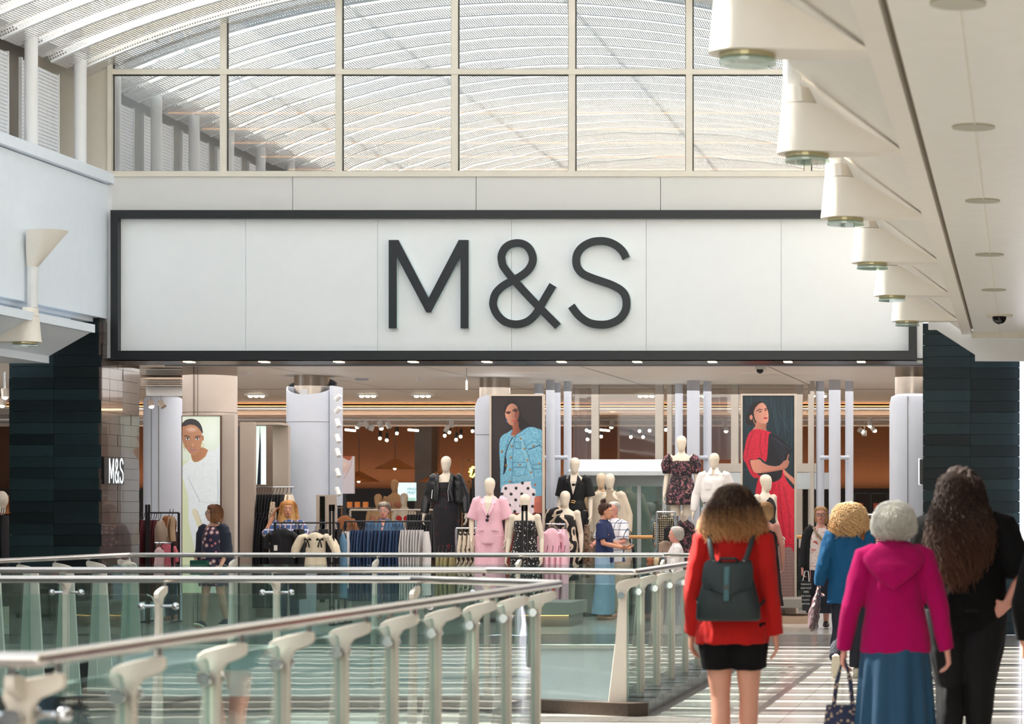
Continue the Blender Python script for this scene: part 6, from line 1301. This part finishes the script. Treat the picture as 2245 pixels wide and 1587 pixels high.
f=cust('older man in a white checked shirt behind the shop assistant, holding out a hand',1345,1102,36.0,PI-.5,dict(elR=(.25,.08,1.12),wrR=(.15,.30,1.08),elL=(-.27,.10,1.12),wrL=(-.16,.36,1.09),shL=(-.19,0,1.38),shR=(.19,0,1.38)))
f.body(SK3,bust=-.015); f.face((150,140,130),'grey'); f.top('check_shirt',pat('plaid_white',(226,228,234),[('lineX',(70,84,116),10,.10),('lineZ',(70,84,116),10,.10)]),[(.82,.20,.15,0),(1.1,.19,.15,0),(1.28,.195,.14,0),(1.37,.18,.11,0),(1.42,.11,.085,-.01),(1.47,.07,.06,-.005)],{'L':((.075,.078,.078,0,0),.44),'R':((.075,.078,.078,0,0),.44)}); f.pants('stone_trousers',mat('stone_cotton',(206,190,168),.85))
f.hair(hairmat('hair_white_short',(226,222,216),(190,184,176),-.05,.1),[(.118,.03,.03,-.015),(.108,.06,.07,-.012),(.075,.08,.09,-.018),(.03,.082,.075,-.035),(-.03,.07,.05,-.05)],strands=150,gap=.8,spread=.004)
f=cust('seated white haired woman in a speckled top, facing left, beside the floral mannequin',1481,1155,35.0,PI/2+.3,dict())
f.t.location.z=-.30; f.k=.965
f.J.update(dict(knL=V((-.10,.42,.88)),anL=V((-.10,.42,.42)),knR=V((.10,.42,.88)),anR=V((.10,.42,.42)),wrL=V((-.12,.28,1.0)),wrR=V((.12,.28,1.0)),elL=V((-.22,.06,1.12)),elR=V((.22,.06,1.12))))
f.body(SK3); f.face((160,150,140)); f.top('speckled_top',pat('speckle',(226,222,222),[('dot',(60,56,64),60,.22)]),[(.85,.19,.15,0),(1.1,.17,.14,0),(1.3,.175,.125,0),(1.4,.13,.09,-.01),(1.47,.06,.055,-.01)],{'L':((.07,.07,.066,.06,.055),.8),'R':((.07,.07,.066,.06,.055),.8)}); f.pants('trousers',mat('dark_cotton',(52,54,64),.8))
f.hair(hairmat('hair_white_set',(226,222,216),(196,190,182),-.1,.1),[(.12,.03,.03,-.01),(.108,.065,.075,-.012),(.07,.088,.095,-.018),(.01,.092,.088,-.03),(-.05,.085,.065,-.045),(-.09,.06,.045,-.05)],strands=240,gap=.8,wave=.008)
rail_rack('thin chrome rail carrying the tweed jacket and bags',1440,1480,1122,35.6,CHROME)
rail_rack('low chrome rail for the pink tops by the left pier',340,378,1190,33.65,CHROME)
t=thing('low_table','low dark table carrying rolled scarves beside the seated customer','table',(X(1438,35),35,0)); bx('top',BLACK,(X(1418,35),X(1460,35),34.88,35.12,Z(1240,35)-.03,Z(1240,35)-.001),t)
for a in (1420,1458): bx('leg',BLACK,(X(a,35)-.01,X(a,35)+.01,34.98,35.02,0,Z(1240,35)-.03),t)
t=thing('double_post_rack','black double post frame in front of the spotted mannequin','rack',(X(1150,33.6),33.6,0))
for a in (1145,1154): bx('post',HG,(X(a,33.6)-.012,X(a,33.6)+.012,33.6,33.63,0,Z(1109,33.6)),t)
bx('head',HG,pbox(1143,1156,1107,1120,33.6,.03),t)
f=cust('dark haired customer half hidden behind the pink blazers',1203,1117,37.2,PI+.8,dict(elL=(-.2,0,1.1),elR=(.2,0,1.1)),sk=SK2)
f.body(SK2); f.face((30,20,16)); f.top('blue_top',NV,[(.85,.18,.14,0),(1.1,.16,.125,0),(1.3,.165,.12,0),(1.4,.12,.085,-.01),(1.46,.06,.055,-.01)],{'L':((.066,.066,.062,0,0),.46),'R':((.066,.066,.062,0,0),.46)}); f.pants('jeans',DN)
f.hair(hairmat('hair_black_short',(28,20,18),(50,36,30),-.1,.1),BOB,strands=120,gap=.9,r=.003)
f=cust('auburn haired shopper in dark clothes at the extreme left edge',9,1088,34.0,PI-.6,dict(),sk=SK3)
f.body(SK3); f.face((120,70,40)); f.top('dark_top',BLKC,[(.85,.18,.14,0),(1.1,.16,.125,0),(1.3,.165,.12,0),(1.4,.12,.085,-.01),(1.46,.06,.055,-.01)],{'L':((.066,.066,.062,.058,.05),.9),'R':((.066,.066,.062,.058,.05),.9)}); f.pants('jeans',BLKC)
f.hair(hairmat('hair_orange',(150,80,36),(196,120,62),-.1,.1),BOB,strands=120,gap=.9,r=.003)
t=thing('stool','small dark stool under the seated customer','stool',(X(1481,35.0),35.0,0)); MB().cyl((X(1481,35.0),35.0),.2,.40,.46,20).build('seat',BLKC,t)
for a in (.8,2.4,3.9,5.5): MB().tube([(X(1481,35)+.15*math.cos(a),35+.15*math.sin(a),.41),(X(1481,35)+.19*math.cos(a),35+.19*math.sin(a),0)],.012,8).build('leg',HG,t)
f=cust('woman with glasses in a black cardigan over a floral blouse, walking out of the shop',1800,1113,32.5,PI+.1,dict(yaw=-.1,elR=(.24,.0,1.1),wrR=(.26,.04,.84),elL=(-.23,.02,1.12),wrL=(-.18,.18,.95),knR=(.09,.06,.49),anR=(.10,.14,.085),anL=(-.07,-.10,.10)))
f.body(SK3,curl=.7); f.face((120,80,50),'dark'); f.top('floral_blouse',pat('blouse_floral',(232,214,208),[('blob',(190,90,84),22,.60),('blob',(70,90,130),26,.68)]),[(.82,.18,.14,0),(1.0,.175,.14,0),(1.15,.17,.14,0),(1.28,.165,.135,0),(1.37,.14,.095,0),(1.42,.08,.065,0)],amp=.005)
mb=MB()
for sg in (-1,1): mb.tube([(sg*.10,-.0,1.43),(sg*.15,0,1.30),(sg*.17,-.01,1.1),(sg*.20,-.02,.62)],[.05,.065,.065,.075],14,ry=[.075,.125,.13,.14])
mb.rings(el([(.62,.2,.02,-.14),(1.1,.17,.02,-.13),(1.36,.15,.02,-.10),(1.45,.07,.02,-.05)]))
for e,sg in (('L',-1),('R',1)):
    a,b,c=f.J['sh'+e],f.J['el'+e],f.J['wr'+e]; mb.tube([a+V((-sg*.03,0,.01)),a,a.lerp(b,.5),b,b.lerp(c,.92)],[.066,.068,.066,.064,.06],14)
f.fuse(mb,'black_cardigan',BLK,amp=.006); f.skirt('navy_trousers',mat('navy_wide',(26,28,40),.8),[(.95,.17,.13,0),(.6,.18,.14,0),(.22,.19,.15,0)],7,.02); f.shoes(mat('sandal_black',(30,26,26),.5))
f.hair(hairmat('hair_sandy',(164,122,84),(196,154,110),-.1,.1),[(.12,.03,.03,-.01),(.108,.065,.075,-.012),(.075,.086,.094,-.016),(.02,.088,.085,-.034),(-.04,.085,.065,-.045),(-.10,.08,.05,-.045),(-.13,.05,.035,-.04)],strands=250,gap=.95,spread=.006,r=.003)
f.part(MB().tube([(-.10,.13,1.0),(-.05,.155,1.2),(.06,.14,1.33),(.11,.06,1.43)],.018,8,ry=.006,up=(0,1,0)),'bag_strap',mat('strap_taupe',(150,130,104),.7))
Y=32.2; bg_=thing('shopping_bag','black shopping bag with white words held by the woman with glasses','bag',(X(1766,Y),Y,Z(1340,Y)))
MB().prism([(X(1755,Y),Z(1272,Y)),(X(1777,Y),Z(1275,Y)),(X(1775,Y),Z(1340,Y)),(X(1759,Y),Z(1338,Y))],'y',Y,Y+.1).build('bag_body',mat('bag_black',(22,22,25),.6),bg_)
MB().tube([P(1760,1273,Y),P(1765,1252,Y),P(1772,1252,Y),P(1774,1275,Y)],.007,6).build('handle',WHITE,bg_)
for i,s_ in enumerate(('THIS BAG IS','MADE FROM','100%','RECYCLED','PLASTIC','BOTTLES')): text(s_,'lettering',.026 if i!=2 else .034,(X(1767,Y),Y-.002,Z(1282+i*8.6,Y)),mat('print_white',(235,235,235),.5),bg_,align='CENTER')
f=cust('woman in a long sleeveless black dress seen behind the red jumper woman',1676,1103,32.7,0.1,dict(elR=(.24,-.02,1.12),wrR=(.25,.04,.87)))
f.body(SK3,curl=.4); f.skirt('black_dress',BLK,[(1.36,.13,.09,0),(1.25,.165,.13,0),(1.1,.165,.135,0),(.9,.19,.15,0),(.5,.22,.18,0),(.30,.25,.2,0)],9,.015); f.shoes(MT['sandal_black'])
f.hair(hairmat('hair_fair',(170,130,92),(210,172,126),-.1,.1),[(.122,.03,.03,-.01),(.11,.07,.075,-.01),(.07,.10,.10,-.016),(.0,.11,.10,-.03),(-.08,.11,.09,-.04),(-.14,.08,.06,-.05)],strands=250,gap=.9,spread=.014,wave=.01)
# ---------------------------------------------------------------- sliver of the next shop at the far left
t=thing('mannequin','pale egg headed mannequin at the extreme left edge','mannequin',(X(-2,33),33,0)); mb=MB(); mb.ball(P(4,1095,33),.11,12,(.8,.8,1.1)); mb.tube([P(4,1112,33),P(4,1125,33)],.05,10); mb.rings([[(X(-2,33)+a*math.cos(q),33+.12*math.sin(q),z) for q in [2*PI*i/16 for i in range(16)]] for z,a in ((.0,.14),(.9,.17),(1.3,.17),(1.5,.08))]); fuse(MB().add([v-V((X(-2,33),33,0)) for v in mb.v],mb.f),'body',MQ,t,.011)
spot(12,862,31.6,'grey tubular spotlight, lit, upper one at the extreme left edge',.01,-.07,True,TAUPE,ztop=3.4); spot(8,880,31.9,'grey tubular spotlight, lit, lower one at the extreme left edge',-.01,-.07,True,TAUPE,ztop=3.4)
for i,px in enumerate((3,8,13)): side_garment('dark_garment','dark garment on the rail at the extreme left edge, %s from the left'%ORD[i],'dark clothes at the left edge',px,32.5,.3,Z(1130,32.5),.03,.16,BLKC)
